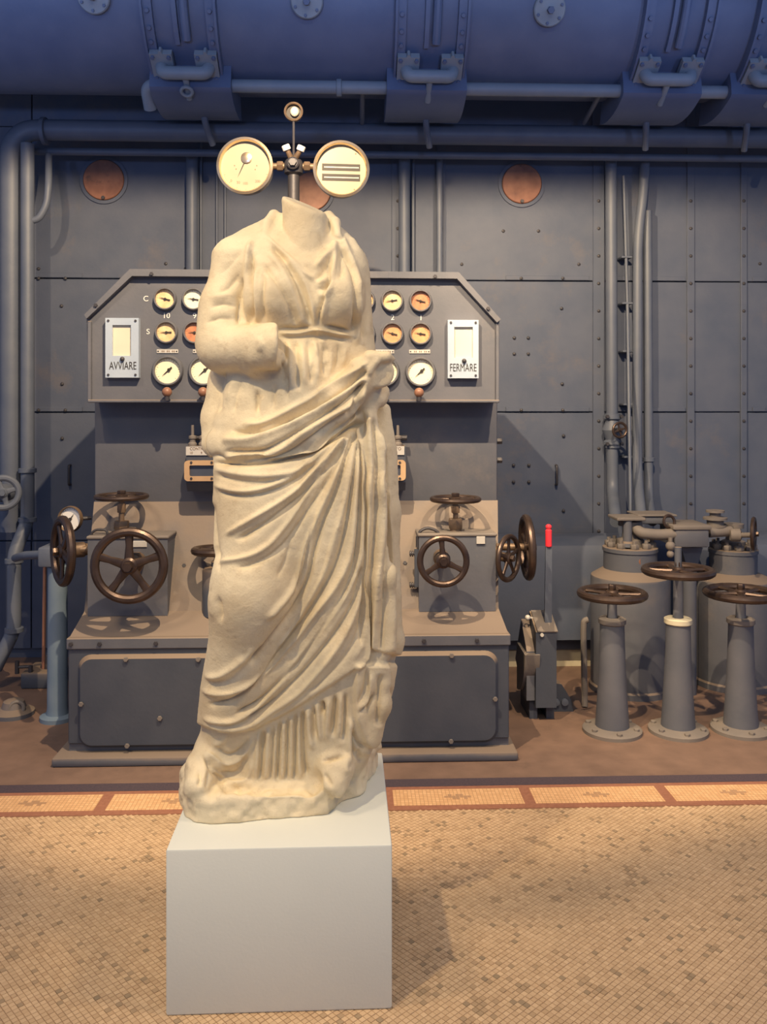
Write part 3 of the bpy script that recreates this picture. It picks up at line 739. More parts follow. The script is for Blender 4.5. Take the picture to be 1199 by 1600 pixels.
# filling-control box hung on the column
BY = CYD-0.13
def bw(px, py, y=BY): return W(px, py, y)
zb0, zb1 = bw(450, 768).z, bw(450, 697).z
b = MB(); x0, x1 = bw(291, 730).x, bw(634, 730).x
sec = [(BY, zb1), (BY, bw(450,754).z), (BY+0.03, zb0), (CYD+0.01, zb0), (CYD+0.01, zb1)]
vs = []
for x, ins in ((x0, 0.0), (x1, 0.0)):
    for y, z in sec: vs.append((x, y, z))
m_ = len(sec)
b.add(vs, [tuple(range(m_)), tuple(range(m_, 2*m_))[::-1]] + [(i, (i+1)%m_, m_+(i+1)%m_, m_+i) for i in range(m_)])
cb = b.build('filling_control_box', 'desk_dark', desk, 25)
MB().box((bw(291,704).x, BY-0.006, bw(450,711).z), (bw(632,704).x, BY+0.001, bw(450,697.5).z)).build('box_label', 'tag', cb)
def fit(o, w, h, anchor):
    xs = [v.co.x for v in o.data.vertices]; zs = [v.co.z for v in o.data.vertices]
    sx, sz, mx = w/(max(xs)-min(xs)), h/(max(zs)-min(zs)), (min(xs) if anchor < 0 else max(xs))
    for v in o.data.vertices: v.co.x = (v.co.x-mx)*sx; v.co.z *= sz
fit(text('label_text', 'CONTROLLO RIEMPIMENTO', bw(297, 701.3, BY-0.0065), 0.02, 'browninth', cb), 74*K(BY), 0.0135, -1)
fit(text('label_text', 'RIEMPIMENTO', bw(627, 701.3, BY-0.0065), 0.02, 'browninth', cb), 40*K(BY), 0.0135, 1)
for k, s in enumerate(('10','9','8','7','6','5','4','3','2','1')):
    text('label_digit', s, bw(299 + 16.05*k, 707.6, BY-0.0065), 0.015, 'browninth', cb)
    text('label_digit', s, bw(609 - 16.05*(9-k), 707.6, BY-0.0065), 0.015, 'browninth', cb)
ro = round_rect(bw(289,0).x, bw(634,0).x, bw(450,751).z, bw(450,719).z, 0.018, BY-0.001); ri = round_rect(bw(297,0).x, bw(626,0).x, bw(450,743.5).z, bw(450,726.5).z, 0.006, BY-0.001)
nn = len(ro); f2 = Vector((0,-0.016,0))
MB().add(ro + ri + [p+f2 for p in ro] + [p+f2 for p in ri], [(2*nn+k, 2*nn+(k+1)%nn, 3*nn+(k+1)%nn, 3*nn+k) for k in range(nn)] +
    [(k, (k+1)%nn, 2*nn+(k+1)%nn, 2*nn+k) for k in range(nn)] + [(nn+k, nn+(k+1)%nn, 3*nn+(k+1)%nn, 3*nn+k) for k in range(nn)]).build('window_frame', 'tan', cb)
MB().box((bw(296,0).x, BY-0.004, bw(450,744).z), (bw(627,0).x, BY+0.001, bw(450,726).z)).build('window_glass', 'glassdark', cb)
bolts(cb, [bw(px, py, BY-0.017) for px in (299, 331, 601, 625) for py in (722.5, 747.5)], (0,-1,0), 0.006, 0.004, 'iron', 'frame_screw')
for k in range(21):
    px = 301 + 16.05*k; c = bw(px, 697, BY+0.04)
    s = MB().lathe(c, (0,0,1), [(0.021,0),(0.021,0.012),(0.014,0.02),(0.014,0.032),(0.019,0.036),(0.019,0.046),(0.008,0.052),(0.007,0.098),(0.004,0.10)], 12).build('drip_nozzle', 'dusty', cb)
MB().tube([bw(296, 684, BY+0.075), bw(636, 684, BY+0.075)], 0.013, 10).build('feed_tube', 'iron', cb)

# ------------------------------------------------------------------ valve blocks with handwheels on the desk shelf
def block(px0, px1, pyt, pyb, y0, y1, name, label, inset=0.0):
    a = W(px0, pyb, y0); b_ = W(px1, pyt, y0)
    t = thing(name, ((a.x+b_.x)/2, (y0+y1)/2, a.z), label, 'valve')
    zl = lambda y: zt + (zs-zt)*(y-FY-0.15)/(CYD-FY-0.15)
    yk = FY+0.15; zk = zt; zfr = zf + (zt-zf)*(y0-FY)/0.15 if y0 < yk else zl(y0)
    yt_ = yk + (b_.z-zt)/(zs-zt)*(CYD-yk)
    MB().prism([(a.x, y0, zfr+0.002), (a.x, y0, b_.z), (a.x, yt_, b_.z)] + ([(a.x, yk, zk)] if y0 < yk else []), (b_.x-a.x, 0, 0)).build('valve_chest', 'desk', t)
    MB().bbox((a.x-0.006, y0-0.006, b_.z), (b_.x+0.006, yt_, b_.z+0.014), 0.004, 1).build('chest_lid', 'dusty', t)
    return t
V1 = block(137, 262, 842, 950, 3.96, 4.16, 'valve_block', 'iron valve block with three brown handwheels at the left end of the control desk')
wy = 3.78
wc = W(202, 884, wy)
handwheel(V1, wc, (0.05,-1,0.0), 59.5*K(wy), 7.2*K(wy), 5, 'wheel', dish=0.0, rot=math.radians(90), hub_r=13*K(wy))
MB().lathe(wc, (-0.02,1,-0.02), [(0.022,0),(0.024,0.05),(0.040,0.06),(0.040,0.10),(0.032,0.11),(0.032,0.20)], 16).build('bonnet', 'bronze', V1)
MB().hexnut(wc + Vector((0.0,0.065,0)), (0,1,0), 0.052, 0.03).build('gland_nut', 'bronze', V1)
tw = W(190, 776, 4.06)
handwheel(V1, tw, (0,0,1), 41.5*K(4.06), 4.0*K(4.06), 5, 'wheel', hub_r=11*K(4.06))
zb = W(190, 842, 4.06).z
MB().lathe((tw.x, tw.y, zb), (0,0,1), [(0.034,0),(0.034,0.025),(0.028,0.028)], 16).cyl((tw.x, tw.y, zb), (tw.x, tw.y, tw.z), 0.013).build('stem', 'bronze', V1)
MB().hexnut((tw.x, tw.y, zb+0.045), (0,0,1), 0.036, 0.04).build('gland_nut', 'bronze', V1)
MB().hexnut((tw.x, tw.y, tw.z-0.075), (0,0,1), 0.020, 0.045).build('stem_nut', 'bronze', V1)
lw = W(98, 861, 4.02)
lax = Vector((-1, -0.66, 0.02)).normalized()
handwheel(V1, lw, lax, 55*K(4.02), 6.6*K(4.02), 5, 'wheel', hub_r=11*K(4.02), rot=0.9)
le = Vector((W(140, 858, 4.06).x, 4.06, lw.z))
MB().tube([lw - lax*0.01, le], 0.020, 12).build('side_stem', 'bronze', V1)
MB().lathe(lw - lax*0.045, -lax, [(0.03,0),(0.036,0.01),(0.036,0.05),(0.028,0.06),(0.028,0.10)], 16).build('gland_nut', 'bronze', V1)
MB().tube([W(143, 845, 4.0), W(143, 832, 4.0), W(152, 827, 4.0), W(168, 828, 4.0), W(168, 845, 4.0)], 0.006, 8, 0.02).build('wire_loop', 'iron', V1)
MB().bbox(tuple(W(208, 855, 3.955)), tuple(W(230, 845, 3.962)), 0.001, 1).build('number_tag', 'tag', V1)
V2 = block(655, 775, 838, 946, 3.97, 4.16, 'valve_block', 'iron valve block with four brown handwheels at the right end of the control desk')
wy = 3.82; wc = W(693, 877, wy)
handwheel(V2, wc, (-0.03,-1,0.0), 41.5*K(wy), 5.0*K(wy), 3, 'wheel', rot=math.radians(-25), hub_r=11*K(wy))
MB().lathe(wc, (0,1,0), [(0.018,0),(0.020,0.04),(0.038,0.05),(0.038,0.09),(0.03,0.10),(0.03,0.17)], 16).build('bonnet', 'bronze', V2)
tw = W(712, 780, 4.06)
handwheel(V2, tw, (0,0,1), 40.5*K(4.06), 4.0*K(4.06), 5, 'wheel', hub_r=11*K(4.06), rot=0.8)
zb = W(712, 838, 4.06).z
MB().cyl((tw.x, tw.y, zb), (tw.x, tw.y, tw.z), 0.012).lathe((tw.x, tw.y, zb), (0,0,1), [(0.034,0),(0.03,0.02),(0.026,0.04)], 16).build('stem', 'bronze', V2)
MB().hexnut((tw.x, tw.y, zb+0.035), (0,0,1), 0.035, 0.05).build('gland_nut', 'bronze', V2)
MB().hexnut((tw.x, tw.y, tw.z-0.065), (0,0,1), 0.022, 0.035).build('stem_nut', 'bronze', V2)
sw = W(795, 872, 4.0); sax = Vector((0.78, -0.62, 0.0)).normalized()
handwheel(V2, sw, sax, 38*K(4.0), 4.2*K(4.0), 5, 'wheel', hub_r=9*K(4.0))
MB().tube([sw, W(748, 862, 4.07)], 0.022, 12).lathe(W(765, 862, 4.04), (1,-0.1,0), [(0.03,-0.03),(0.036,-0.02),(0.036,0.03),(0.028,0.04)], 16).build('side_stem', 'bronze', V2)
sw2 = W(824, 855, 4.10); sax2 = Vector((1, -0.02, 0.03)).normalized()
handwheel(V2, sw2, sax2, 52*K(4.10), 6.0*K(4.10), 5, 'wheel', hub_r=10*K(4.1))
MB().tube([sw2, Vector((W(772, 855, 4.12).x, 4.12, sw2.z))], 0.018, 12).build('rear_stem', 'bronze', V2)
MB().bbox(tuple(W(745, 850, 3.962)), tuple(W(758, 838, 3.97)), 0.001, 1).build('number_tag', 'tag', V2)
MB().tube([W(655, 838, 4.0), W(656, 830, 4.0), W(668, 824, 4.0), W(680, 828, 4.0), W(686, 833, 4.0)], 0.007, 8, 0.02).tube([W(654, 855, 3.99), W(654, 838, 3.99)], 0.012, 8).build('tap_lever', 'iron', V2)
for py in (865, 914):
    b = MB(); a = W(655, py, 4.0); e = W(640, py, 4.0)
    b.cyl(a, e, 0.008, 0.008, 8)
    for k in range(3): b.lathe(a.lerp(e, 0.45+0.22*k), (1,0,0), [(0.014,-0.003),(0.014,0.003)], 12)
    b.build('spring_screw', 'iron', V2)
MB().bbox(tuple(W(648, 918, 3.985)), tuple(W(656, 856, 4.0)), 0.002, 1).build('side_bar', 'desk_dark', V2)
for px, pc, lab in ((340, 326, 'horizontal brown handwheel valve partly hidden behind the left edge of the statue'), (577, 590, 'horizontal brown handwheel valve almost hidden behind the right edge of the statue')):
    Y = 4.0; c = W(px, 860, Y); zb = W(px, 945, Y).z - 0.045
    t = thing('shelf_valve', (c.x, Y, zb), lab, 'valve')
    handwheel(t, c, (0,0.04,1), 41*K(Y), 6.0*K(Y), 5, 'wheel', hub_r=10*K(Y), rot=0.5)
    MB().lathe((c.x, Y, zb), (0,0,1), [(0.07,0),(0.07,0.205),(0.060,0.22),(0.03,0.225),(0.028,0.245),(0.016,0.255),(0.016,c.z-zb)], 20).build('valve_body', 'desk_dark', t)
# ------------------------------------------------------------------ twin gauges on a post above the panel
GY = 4.16
gz0 = W(459, 425, GY).z
gx = W(459, 260, GY)
G = thing('twin_gauge_stand', (gx.x, GY, gz0), 'iron post carrying two large brass-rimmed gauges and a small round lamp', 'gauge stand')
MB().lathe((gx.x, GY, gz0-0.005), (0,0,1), [(0.06,0),(0.06,0.02),(0.030,0.03),(0.028,gx.z-gz0-0.04),(0.045,gx.z-gz0-0.03),(0.045,gx.z-gz0-0.005)], 20).build('post', 'iron', G)
hb = MB().ball(gx, 0.048, 18, 12).lathe(gx + Vector((0,-0.03,0)), (0,-1,0), [(0.03,0),(0.03,0.03),(0.022,0.036)], 16)
hb.build('junction_block', 'iron', G)
MB().hexnut(gx + Vector((0,-0.06,0)), (0,-1,0), 0.02, 0.02).build('front_nut', 'iron', G)
for (px, py, s) in ((385, 262, -1), (533, 267, 1)):
    c = W(px, py, GY-0.02)
    nrm = Vector((0.10*-s*-0.6, -1, -0.04)).normalized()
    R = 41*K(GY)
    e = c + nrm*(-0.02)
    MB().tube([gx, Vector((c.x - s*R*0.95, e.y, gx.z))], 0.016, 12).hexnut(Vector((gx.x + s*0.05, GY, gx.z)), (s,0,0), 0.024, 0.03).build('arm', 'bronze', G)
    a, u, v = basis(nrm)
    g = MB().lathe(c - nrm*0.035, nrm, [(R*0.9,0),(R*1.0,0.006),(R*1.0,0.055),(R*1.06,0.058),(R*1.06,0.078),(R*0.97,0.082),(R*0.93,0.074),(R*0.93,0.05)], 48).build('large_gauge', 'brass', G, 40)
    fc = c + nrm*0.016
    MB().lathe(fc, nrm, [(R*0.95, -0.004), (R*0.95, 0.0), (1e-6, 0.0)], 48).build('dial_face', 'ivory', g)
    z = Vector((0,0,1)) - nrm*nrm.z; z.normalize(); x = z.cross(nrm)
    if s < 0:
        h = fc + z*R*0.33 + x*R*0.04 + nrm*0.006
        MB().lathe(h - nrm*0.006, nrm, [(R*0.21,0),(R*0.21,0.006),(R*0.17,0.008),(1e-6,0.008)], 24).build('pivot_boss', 'brass', g)
        d = (x*-0.42 + z*-0.9).normalized(); w = nrm.cross(d)
        MB().prism([h + d*R*0.12 + w*0.0025, h + d*R*0.80, h + d*R*0.12 - w*0.0025], nrm*0.0012).build('needle', 'ink', g)
        b = MB()
        for k in range(31):
            t = math.radians(200 + 140*k/30); q = x*math.cos(t) + z*math.sin(t); e_ = nrm.cross(q); l = 0.82 if k % 5 == 0 else 0.86
            b.prism([fc+q*R*l+e_*0.0007, fc+q*R*0.89+e_*0.0007, fc+q*R*0.89-e_*0.0007, fc+q*R*l-e_*0.0007], nrm*0.0006)
        for q in ((-0.42,0.05),(-0.36,-0.08),(0.42,0.04),(0.36,-0.1)):
            b.lathe(fc + x*q[0]*R + z*q[1]*R, nrm, [(0.003,0),(0.003,0.001),(1e-6,0.001)], 8)
        b.build('scale_marks', 'browninth', g)
        for sx, wd in ((-0.55, '0'), (-0.28, '50'), (-0.02, '100'), (0.45, '200')):
            text('scale_figure', wd, fc + x*sx*R + z*(-0.62 + 0.25*abs(sx)**1.5)*R + nrm*0.0006, 0.017, 'browninth', g, 0.0003, nrm)
    else:
        for zz in (0.08, -0.30):
            o = fc + z*(zz+0.02)*R
            st = MB().prism([o - x*R*0.72 + z*R*0.13, o + x*R*0.72 + z*R*0.13, o + x*R*0.72 - z*R*0.13, o - x*R*0.72 - z*R*0.13], nrm*0.001).build('scale_strip', 'ink', g)
            b = MB()
            for k in range(26):
                qx = -0.62 + 1.27*k/25
                b.prism([o + x*R*(qx-0.015) + z*R*0.022, o + x*R*(qx+0.015) + z*R*0.022, o + x*R*(qx+0.015) - z*R*0.022, o + x*R*(qx-0.015) - z*R*0.022], nrm*0.0015)
            b.build('white_scale', 'tag', g)
            # children of a sub-part are avoided: both strips belong to the gauge
        for q in ((0.55,0.62),(0.5,-0.72)):
            MB().lathe(fc + x*q[0]*R + z*q[1]*R, nrm, [(0.004,0),(0.004,0.001),(1e-6,0.001)], 8).build('face_screw', 'browninth', g)
lp = W(459, 175, GY)
MB().cyl(gx, (lp.x, GY, lp.z-0.04), 0.006, 0.006, 8).build('lamp_rod', 'iron', G)
lm = MB().lathe(lp + Vector((0,0.02,0)), (0,-1,0), [(0.030,0),(0.044,0.004),(0.046,0.03),(0.040,0.034),(0.036,0.030),(0.036,0.006)], 28).build('round_lamp', 'bronze', G)
MB().lathe(lp + Vector((0,0.012,0)), (0,-1,0), [(0.037,0),(0.037,0.002),(1e-6,0.002)], 24).build('lamp_back', 'ink', lm)
MB().ball(lp + Vector((0.005,-0.004,0)), 0.024, 16, 10, (0.9,0.7,1.0)).build('lamp_lens', 'opal', lm)
for px, py, sx in ((447.5, 231, -1), (470.5, 232, 1)):
    c = W(px, py, GY-0.05); d = Vector((sx*0.42, -0.25, 1)).normalized()
    cap = MB().lathe(c, d, [(0.018,-0.012),(0.020,-0.010),(0.020,0.010),(0.016,0.014)], 16).build('bleed_cap', 'letter', G)
    MB().cyl(c - d*0.010, Vector((gx.x + sx*0.01, GY-0.03, gx.z+0.03)), 0.012, 0.014, 12).build('bleed_stem', 'bronze', cap)

# ------------------------------------------------------------------ control lever with the red grip
LY = 4.22
a = W(858, 960, LY+0.05)
Lv = thing('control_lever', (a.x, LY+0.1, 0), 'tall flat lever with bright red grip rising from an iron quadrant box', 'lever')
lb = W(857, 980, LY+0.06); lt = W(858, 853, LY+0.04)
b = MB(); b.prism([lt+Vector((-0.016,0,0)), lt+Vector((0.016,0,0)), lb+Vector((0.018,0,0)), lb+Vector((-0.018,0,0))], (0,0.012,0)); b.build('lever_bar', 'pipe', Lv)
gt = W(858, 820, LY+0.046)
MB().lathe(lt + Vector((0,0.006,-0.005)), (0,0,1), [(0.014,0),(0.0165,0.003),(0.0165,0.082),(0.012,0.086),(0.012,0.092),(0.0155,0.096),(0.0155,0.104),(0.008,0.112),(1e-6,0.113)], 16).build('red_grip', 'red', Lv)
x0, x1 = W(834, 960, LY).x, W(870, 960, LY).x
zt, zm, zb = W(850, 953, LY+0.18).z, W(850, 988, LY).z, W(850, 1106, LY).z
b = MB()
b.prism([(x0+0.012, LY+0.10, zb), (x0+0.012, LY, zb), (x0+0.012, LY, zm), (x0+0.012, LY+0.16, zt), (x0+0.012, LY+0.36, zm-0.25)], (x1-x0-0.012, 0, 0))
b.build('quadrant_box', 'desk_dark', Lv, 20)
nv = Vector((0, -(zt-zm), 0.16)).normalized()
b = MB(); b.prism([(x0+0.02, LY-0.004, zm), (x1+0.006, LY-0.004, zm), (x1+0.006, LY+0.16, zt), (x0+0.02, LY+0.16, zt)], nv*0.006); b.build('cover_plate', 'dusty', Lv)
b = MB(); b.prism([(x0-0.03, LY+0.12, zb+0.03), (x0-0.03, LY+0.02, zb+0.03), (x0-0.03, LY+0.02, zm-0.10), (x0-0.03, LY+0.16, zt-0.04), (x0-0.03, LY+0.32, zm-0.22)], (0.04, 0, 0)); b.build('side_plate', 'desk', Lv, 20)
b = MB(); sg = []
for k in range(9):
    t = math.radians(10 + 70*k/8); sg.append((x0-0.045, LY+0.20-0.22*math.cos(t), zm-0.06-0.28*math.sin(t)))
sg += [(x0-0.045, LY+0.20, zm-0.34), (x0-0.045, LY+0.20, zm-0.10)]
b.prism(sg, (0.075, 0, 0)); b.build('curved_guard', 'dusty', Lv, 30)
MB().box((x0-0.01, LY+0.05, 0), (x0+0.03, LY+0.28, zb+0.05)).box((x1-0.04, LY+0.05, 0), (x1, LY+0.28, zb+0.05)).build('foot', 'desk_dark', Lv)
bolts(Lv, [W(847, 992, LY-0.002)], (0,-1,0), 0.010, 0.008, 'tag')
c = W(825, 965, LY+0.1); MB().ball(c, 0.014).cyl(c, c+Vector((0.05,0.02,-0.01)), 0.006).build('side_knob', 'tag', Lv)
c = FL(875, 1112)
t = thing('floor_pedal', c, 'small dark cast foot with two round eyes beside the lever box on the floor', 'bracket')
MB().prism([(c.x-0.06, c.y, 0), (c.x+0.07, c.y, 0), (c.x+0.06, c.y, 0.06), (c.x+0.01, c.y, 0.14), (c.x-0.05, c.y, 0.15)], (0, 0.07, 0)).build('casting', 'desk_dark', t)
for s in (-0.02, 0.025): MB().lathe((c.x+s, c.y, 0.05), (0,-1,0), [(0.018,0),(0.018,0.012),(0.008,0.014)], 14).build('eye', 'pipe', t)

# ------------------------------------------------------------------ three pillar valves
specs = [((957, 1143), (958, 928), 55, 'leftmost floor pillar valve with a bronze-brown handwheel, right of the control desk', 0.2),
         ((1060, 1143), (1063, 892), 57, 'middle floor pillar valve whose handwheel stands highest of the three', 0.55),
         ((1158, 1141), (1157, 927), 58, 'rightmost floor pillar valve with its handwheel cut by the photo edge', 0.9)]
for (bx, by), (wx, wyp), wr, lab, rot in specs:
    c = FL(bx, by); Y = c.y; k = K(Y)
    t = thing('pillar_valve', (c.x, c.y, 0), lab, 'valve', 'pillar valves in a row')
    MB().lathe((c.x, Y, 0), (0,0,1), [(46*k,0),(46*k,0.016),(43*k,0.022),(30*k,0.026),(27*k,0.03)], 36).build('base_flange', 'dusty', t)
    bolts(t, [Vector((c.x + 38*k*math.cos(q), Y + 38*k*math.sin(q), 0.02)) for q in [math.radians(30+60*j) for j in range(6)]], (0,0,1), 0.014, 0.014, 'dusty')
    zc = W(bx, 975, Y).z
    pr = []
    for j in range(13):
        s = j/12; r = (26.5*(1-s)**1.6 + 19.0*(1-(1-s)**1.6))*k
        pr.append((r, 0.026 + (zc-0.026)*s))
    MB().lathe((c.x, Y, 0), (0,0,1), pr, 28).build('pillar', 'desk', t)
    MB().lathe((c.x, Y, zc), (0,0,1), [(19*k,0),(21.5*k,0.006),(21.5*k,0.026),(18*k,0.032),(9*k,0.032),(9*k,0.02)], 28).build('collar', 'cream_strip' if bx > 1000 and bx < 1100 else 'dusty', t)
    wc = W(wx, wyp, Y); wc.x = c.x + (wc.x-c.x)*0.6
    handwheel(t, (c.x, Y, wc.z), (0,0,1), wr*k, 6.2*k, 5, 'wheel', hub_r=10*k, rot=rot)
    MB().cyl((c.x, Y, zc), (c.x, Y, wc.z), 8*k, 7*k).build('stem', 'desk', t)
    if 1000 < bx < 1100:
        MB().cyl((c.x, Y, wc.z), (c.x, Y, W(1060, 855, Y).z), 5.5*k).build('upper_stem', 'desk', t)

# ------------------------------------------------------------------ pressure cylinders behind the pillars
def vessel(px, half, neck_half, py_top, py_neck, py_sh0, py_sh1, Y, label):
    k = K(Y); c = W(px, 1000, Y); x = c.x
    z = lambda p: W(px, p, Y).z
    t = thing('pressure_cylinder', (x, Y, 0), label, 'pressure cylinder', 'pressure cylinders')
    R = half*k; N = neck_half*k
    MB().lathe((x, Y, 0), (0,0,1), [(R*1.04,0),(R*1.04,0.03),(R,0.04),(R,z(py_sh1)),(R*0.985,z(py_sh1)+0.012),(N*1.04,z(py_sh0)),(N*1.0,z(py_sh0)+0.002)], 44).build('vessel', 'desk', t)
    MB().lathe((x, Y, z(py_sh0)-0.01), (0,0,1), [(N,0),(N,z(py_neck)-z(py_sh0)-0.01),(N*1.04,z(py_neck)-z(py_sh0)-0.008),(N*1.04,z(py_neck)-z(py_sh0)+0.012),(N*0.98,z(py_neck)-z(py_sh0)+0.016)], 40).build('neck_collar', 'desk', t)
    zt = z(py_neck)+0.006
    for j in range(10):
        q = 2*math.pi*j/10+0.2
        p = Vector((x + N*0.8*math.cos(q), Y + N*0.8*math.sin(q), zt))
        MB().hexnut(p, (0,0,1), 0.024, 0.028).cyl(p, p+Vector((0,0,0.045)), 0.011, 0.011, 8).build('stud_nut', 'dusty', t)
    MB().lathe((x, Y, zt-0.01), (0,0,1), [(N*0.5,0),(N*0.5,0.05),(N*0.30,0.06),(N*0.28,0.12),(N*0.45,0.125),(N*0.45,0.15),(N*0.1,0.155)], 24).build('head_fitting', 'dusty', t)
    return t, zt
T1, z1 = vessel(985, 61, 41, 800, 855, 888, 902, 4.72, 'squat iron pressure cylinder behind the leftmost pillar valve')
T2, z2 = vessel(1146, 60, 36, 800, 858, 893, 906, 4.80, 'iron pressure cylinder behind the rightmost pillar valve')
MB().lathe(W(1002, 877, 4.72-0.13), (0.2,-1,0), [(0.028,-0.03),(0.028,0.005),(0.018,0.012)], 16).build('round_plug', 'knob', T1)
MB().tube([W(919, 968, 4.45), W(913, 970, 4.45), W(912, 985, 4.45), W(914, 1090, 4.45), FL(914, 1105)], 0.016, 10, 0.03).build('drain_pipe', 'dusty', T1)

# manifold joining the two cylinders
Y = 4.6
mz = W(1085, 855, Y).z
mf = thing('valve_manifold', (W(1085, 855, Y).x, Y, mz), 'iron valve manifold with curved pipes lying across the two pressure cylinders', 'manifold')
MB().bbox(tuple(W(1055, 856, Y)), (W(1109, 825, Y).x, Y+0.24, W(1109, 825, Y).z), 0.012, 2).build('manifold_chest', 'desk', mf)
MB().bbox((W(1052, 825, Y).x, Y-0.008, W(1080, 828, Y).z), (W(1112, 825, Y).x, Y+0.25, W(1080, 821, Y).z), 0.006, 2).build('manifold_lid', 'dusty', mf)
b = MB(); q = W(1082, 856, Y+0.10); b.prism([q+Vector((-0.06,0,0)), q+Vector((0.06,0,0)), q+Vector((0.025,0,-0.12)), q+Vector((-0.025,0,-0.12))], (0,0.08,0)); b.build('manifold_funnel', 'desk', mf)
MB().tube([W(1058, 834, Y+0.03), W(1030, 836, Y+0.03), W(1002, 833, Y+0.04), W(992, 824, Y+0.08)], 0.030, 14, 0.06).build('curved_pipe', 'dusty', mf)
MB().tube([W(1108, 832, Y+0.08), W(1125, 831, Y+0.08), W(1142, 830, Y+0.1)], 0.028, 14, 0.04).build('curved_pipe', 'dusty', mf)
MB().bbox((W(1012,0,Y).x, Y+0.12, W(1040, 818, Y+0.15).z), (W(1068,0,Y).x, Y+0.3, W(1040, 805, Y+0.15).z), 0.012, 2).build('rear_chest', 'desk', mf)
MB().bbox((W(1008,0,Y).x, Y+0.11, W(1040, 806, Y+0.15).z), (W(1071,0,Y).x, Y+0.31, W(1040, 803, Y+0.15).z), 0.003, 1).build('rear_lid', 'dusty', mf)
MB().bbox((W(967,0,Y).x, Y+0.02, W(985, 815, Y).z), (W(1012,0,Y).x, Y+0.20, W(985, 810, Y).z), 0.004, 1).build('left_plate', 'dusty', mf)
MB().cyl(W(981, 850, Y+0.05), W(981, 812, Y+0.05), 0.024).lathe(W(981, 854, Y+0.05), (0,0,1), [(0.04,0),(0.038,0.02),(0.024,0.03)], 16).build('left_post', 'desk', mf)
MB().lathe(W(1118, 815, Y+0.12), (0,0,1), [(0.06,-0.03),(0.06,-0.02),(0.045,-0.018),(0.045,0.01),(0.065,0.012),(0.065,0.024),(0.03,0.03),(0.03,0.05),(0.05,0.052),(0.05,0.064)], 20).build('right_fitting', 'dusty', mf)
MB().torus(W(1046, 815, Y+0.05), (0.3,-1,0.2), 0.034, 0.008, 24, 8).build('small_ring', 'wheel', mf)
MB().ball(W(1048, 853, Y), 0.026).ball(W(1048, 866, Y), 0.020).cyl(W(1048, 840, Y), W(1048, 870, Y), 0.012).build('drain_cock', 'dusty', mf)
MB().tube([W(1140, 836, Y+0.1), W(1176, 836, Y-0.02)], 0.014, 12).lathe(W(1150, 836, Y+0.06), (1,-0.2,0), [(0.03,-0.03),(0.036,-0.02),(0.036,0.02),(0.022,0.03)], 16).build('side_stem', 'dusty', mf)
handwheel(mf, W(1178, 834, Y-0.02), Vector((0.86, -0.5, 0.0)), 27*K(Y), 3.2*K(Y), 4, 'wheel', hub_r=7*K(Y), rot=0.2)
MB().cyl((W(1078,0,4.62).x, 4.62, 0.0), (W(1078,0,4.62).x, 4.62, mz-0.10), 0.036, 0.036, 16).build('support_leg', 'desk', mf)

# low dark tank along the wall
Y = WY-0.40
ta, tb = W(778, 930, Y).x, XR
zt = W(900, 846, Y).z; zb = W(900, 1000, Y).z
tk = thing('low_tank', ((ta+tb)/2, Y+0.15, zb), 'long dark low tank running along the foot of the wall behind the lever', 'tank')
b = MB(); sec = [(Y, zb), (Y, zt-0.10), (Y+0.03, zt-0.03), (Y+0.09, zt), (Y+0.34, zt), (Y+0.34, zb)]
vs = [(x, y, z) for x in (ta, tb) for y, z in sec]; m_ = len(sec)
b.add(vs, [tuple(range(m_)), tuple(range(m_, 2*m_))[::-1]] + [(i, (i+1)%m_, m_+(i+1)%m_, m_+i) for i in range(m_)]); b.build('tank_shell', 'wall', tk, 30)
MB().box((ta, Y+0.05, 0.0), (tb, Y+0.10, zb)).build('tank_foot', 'wall', tk) if False else None

# ------------------------------------------------------------------ things at the left edge
Y = 4.35
c = FL(92, 1070)
sp = thing('pale_standpipe', (W(90, 900, Y).x, Y, 0), 'pale blue upright standpipe left of the control desk', 'standpipe')
x = W(90, 900, Y).x
MB().lathe((x, Y, 0), (0,0,1), [(0.085,0),(0.085,0.02),(0.055,0.03),(0.050,0.06),(0.046,W(90, 885, Y).z),(0.03,W(90,880,Y).z)], 24).build('riser', 'pale', sp)
MB().bbox((x-0.075, Y-0.07, W(80, 883, Y).z), (x+0.03, Y+0.07, W(80, 852, Y).z), 0.012, 2).build('head_block', 'pipe', sp)
MB().tube([W(78, 866, Y), W(38, 868, Y+0.2), W(24, 872, Y+0.45)], 0.022, 12, 0.05).build('branch_pipe', 'pipe', sp)
MB().cyl(W(70, 885, Y+0.05), W(68, 1045, Y+0.02), 0.009, 0.009, 8).build('valve_rod', 'knob', sp)
fv = thing('floor_valve', FL(62, 1075), 'dark low valve box with a side tap on the floor at the left edge', 'valve')
f0 = FL(62, 1075)
MB().bbox((f0.x-0.10, f0.y-0.02, 0.0), (f0.x+0.12, f0.y+0.2, 0.09), 0.012, 2).build('valve_box', 'desk_dark', fv)
MB().lathe((f0.x+0.02, f0.y+0.09, 0.085), (0,0,1), [(0.045,0),(0.045,0.02),(0.025,0.03),(0.02,0.07),(0.010,0.08)], 16).build('gland', 'iron', fv)
MB().tube([(f0.x-0.05, f0.y, 0.12), (f0.x-0.12, f0.y-0.01, 0.12)], 0.009, 8).cyl((f0.x-0.12, f0.y-0.01, 0.085), (f0.x-0.12, f0.y-0.01, 0.155), 0.012, 0.012, 10).cyl((f0.x-0.05, f0.y, 0.08), (f0.x-0.05, f0.y, 0.125), 0.012, 0.012, 10).build('side_tap', 'iron', fv)
hp = FL(18, 1120)
hv = thing('hose_coupling', hp, 'low round cast coupling on the brown floor at the left edge', 'coupling')
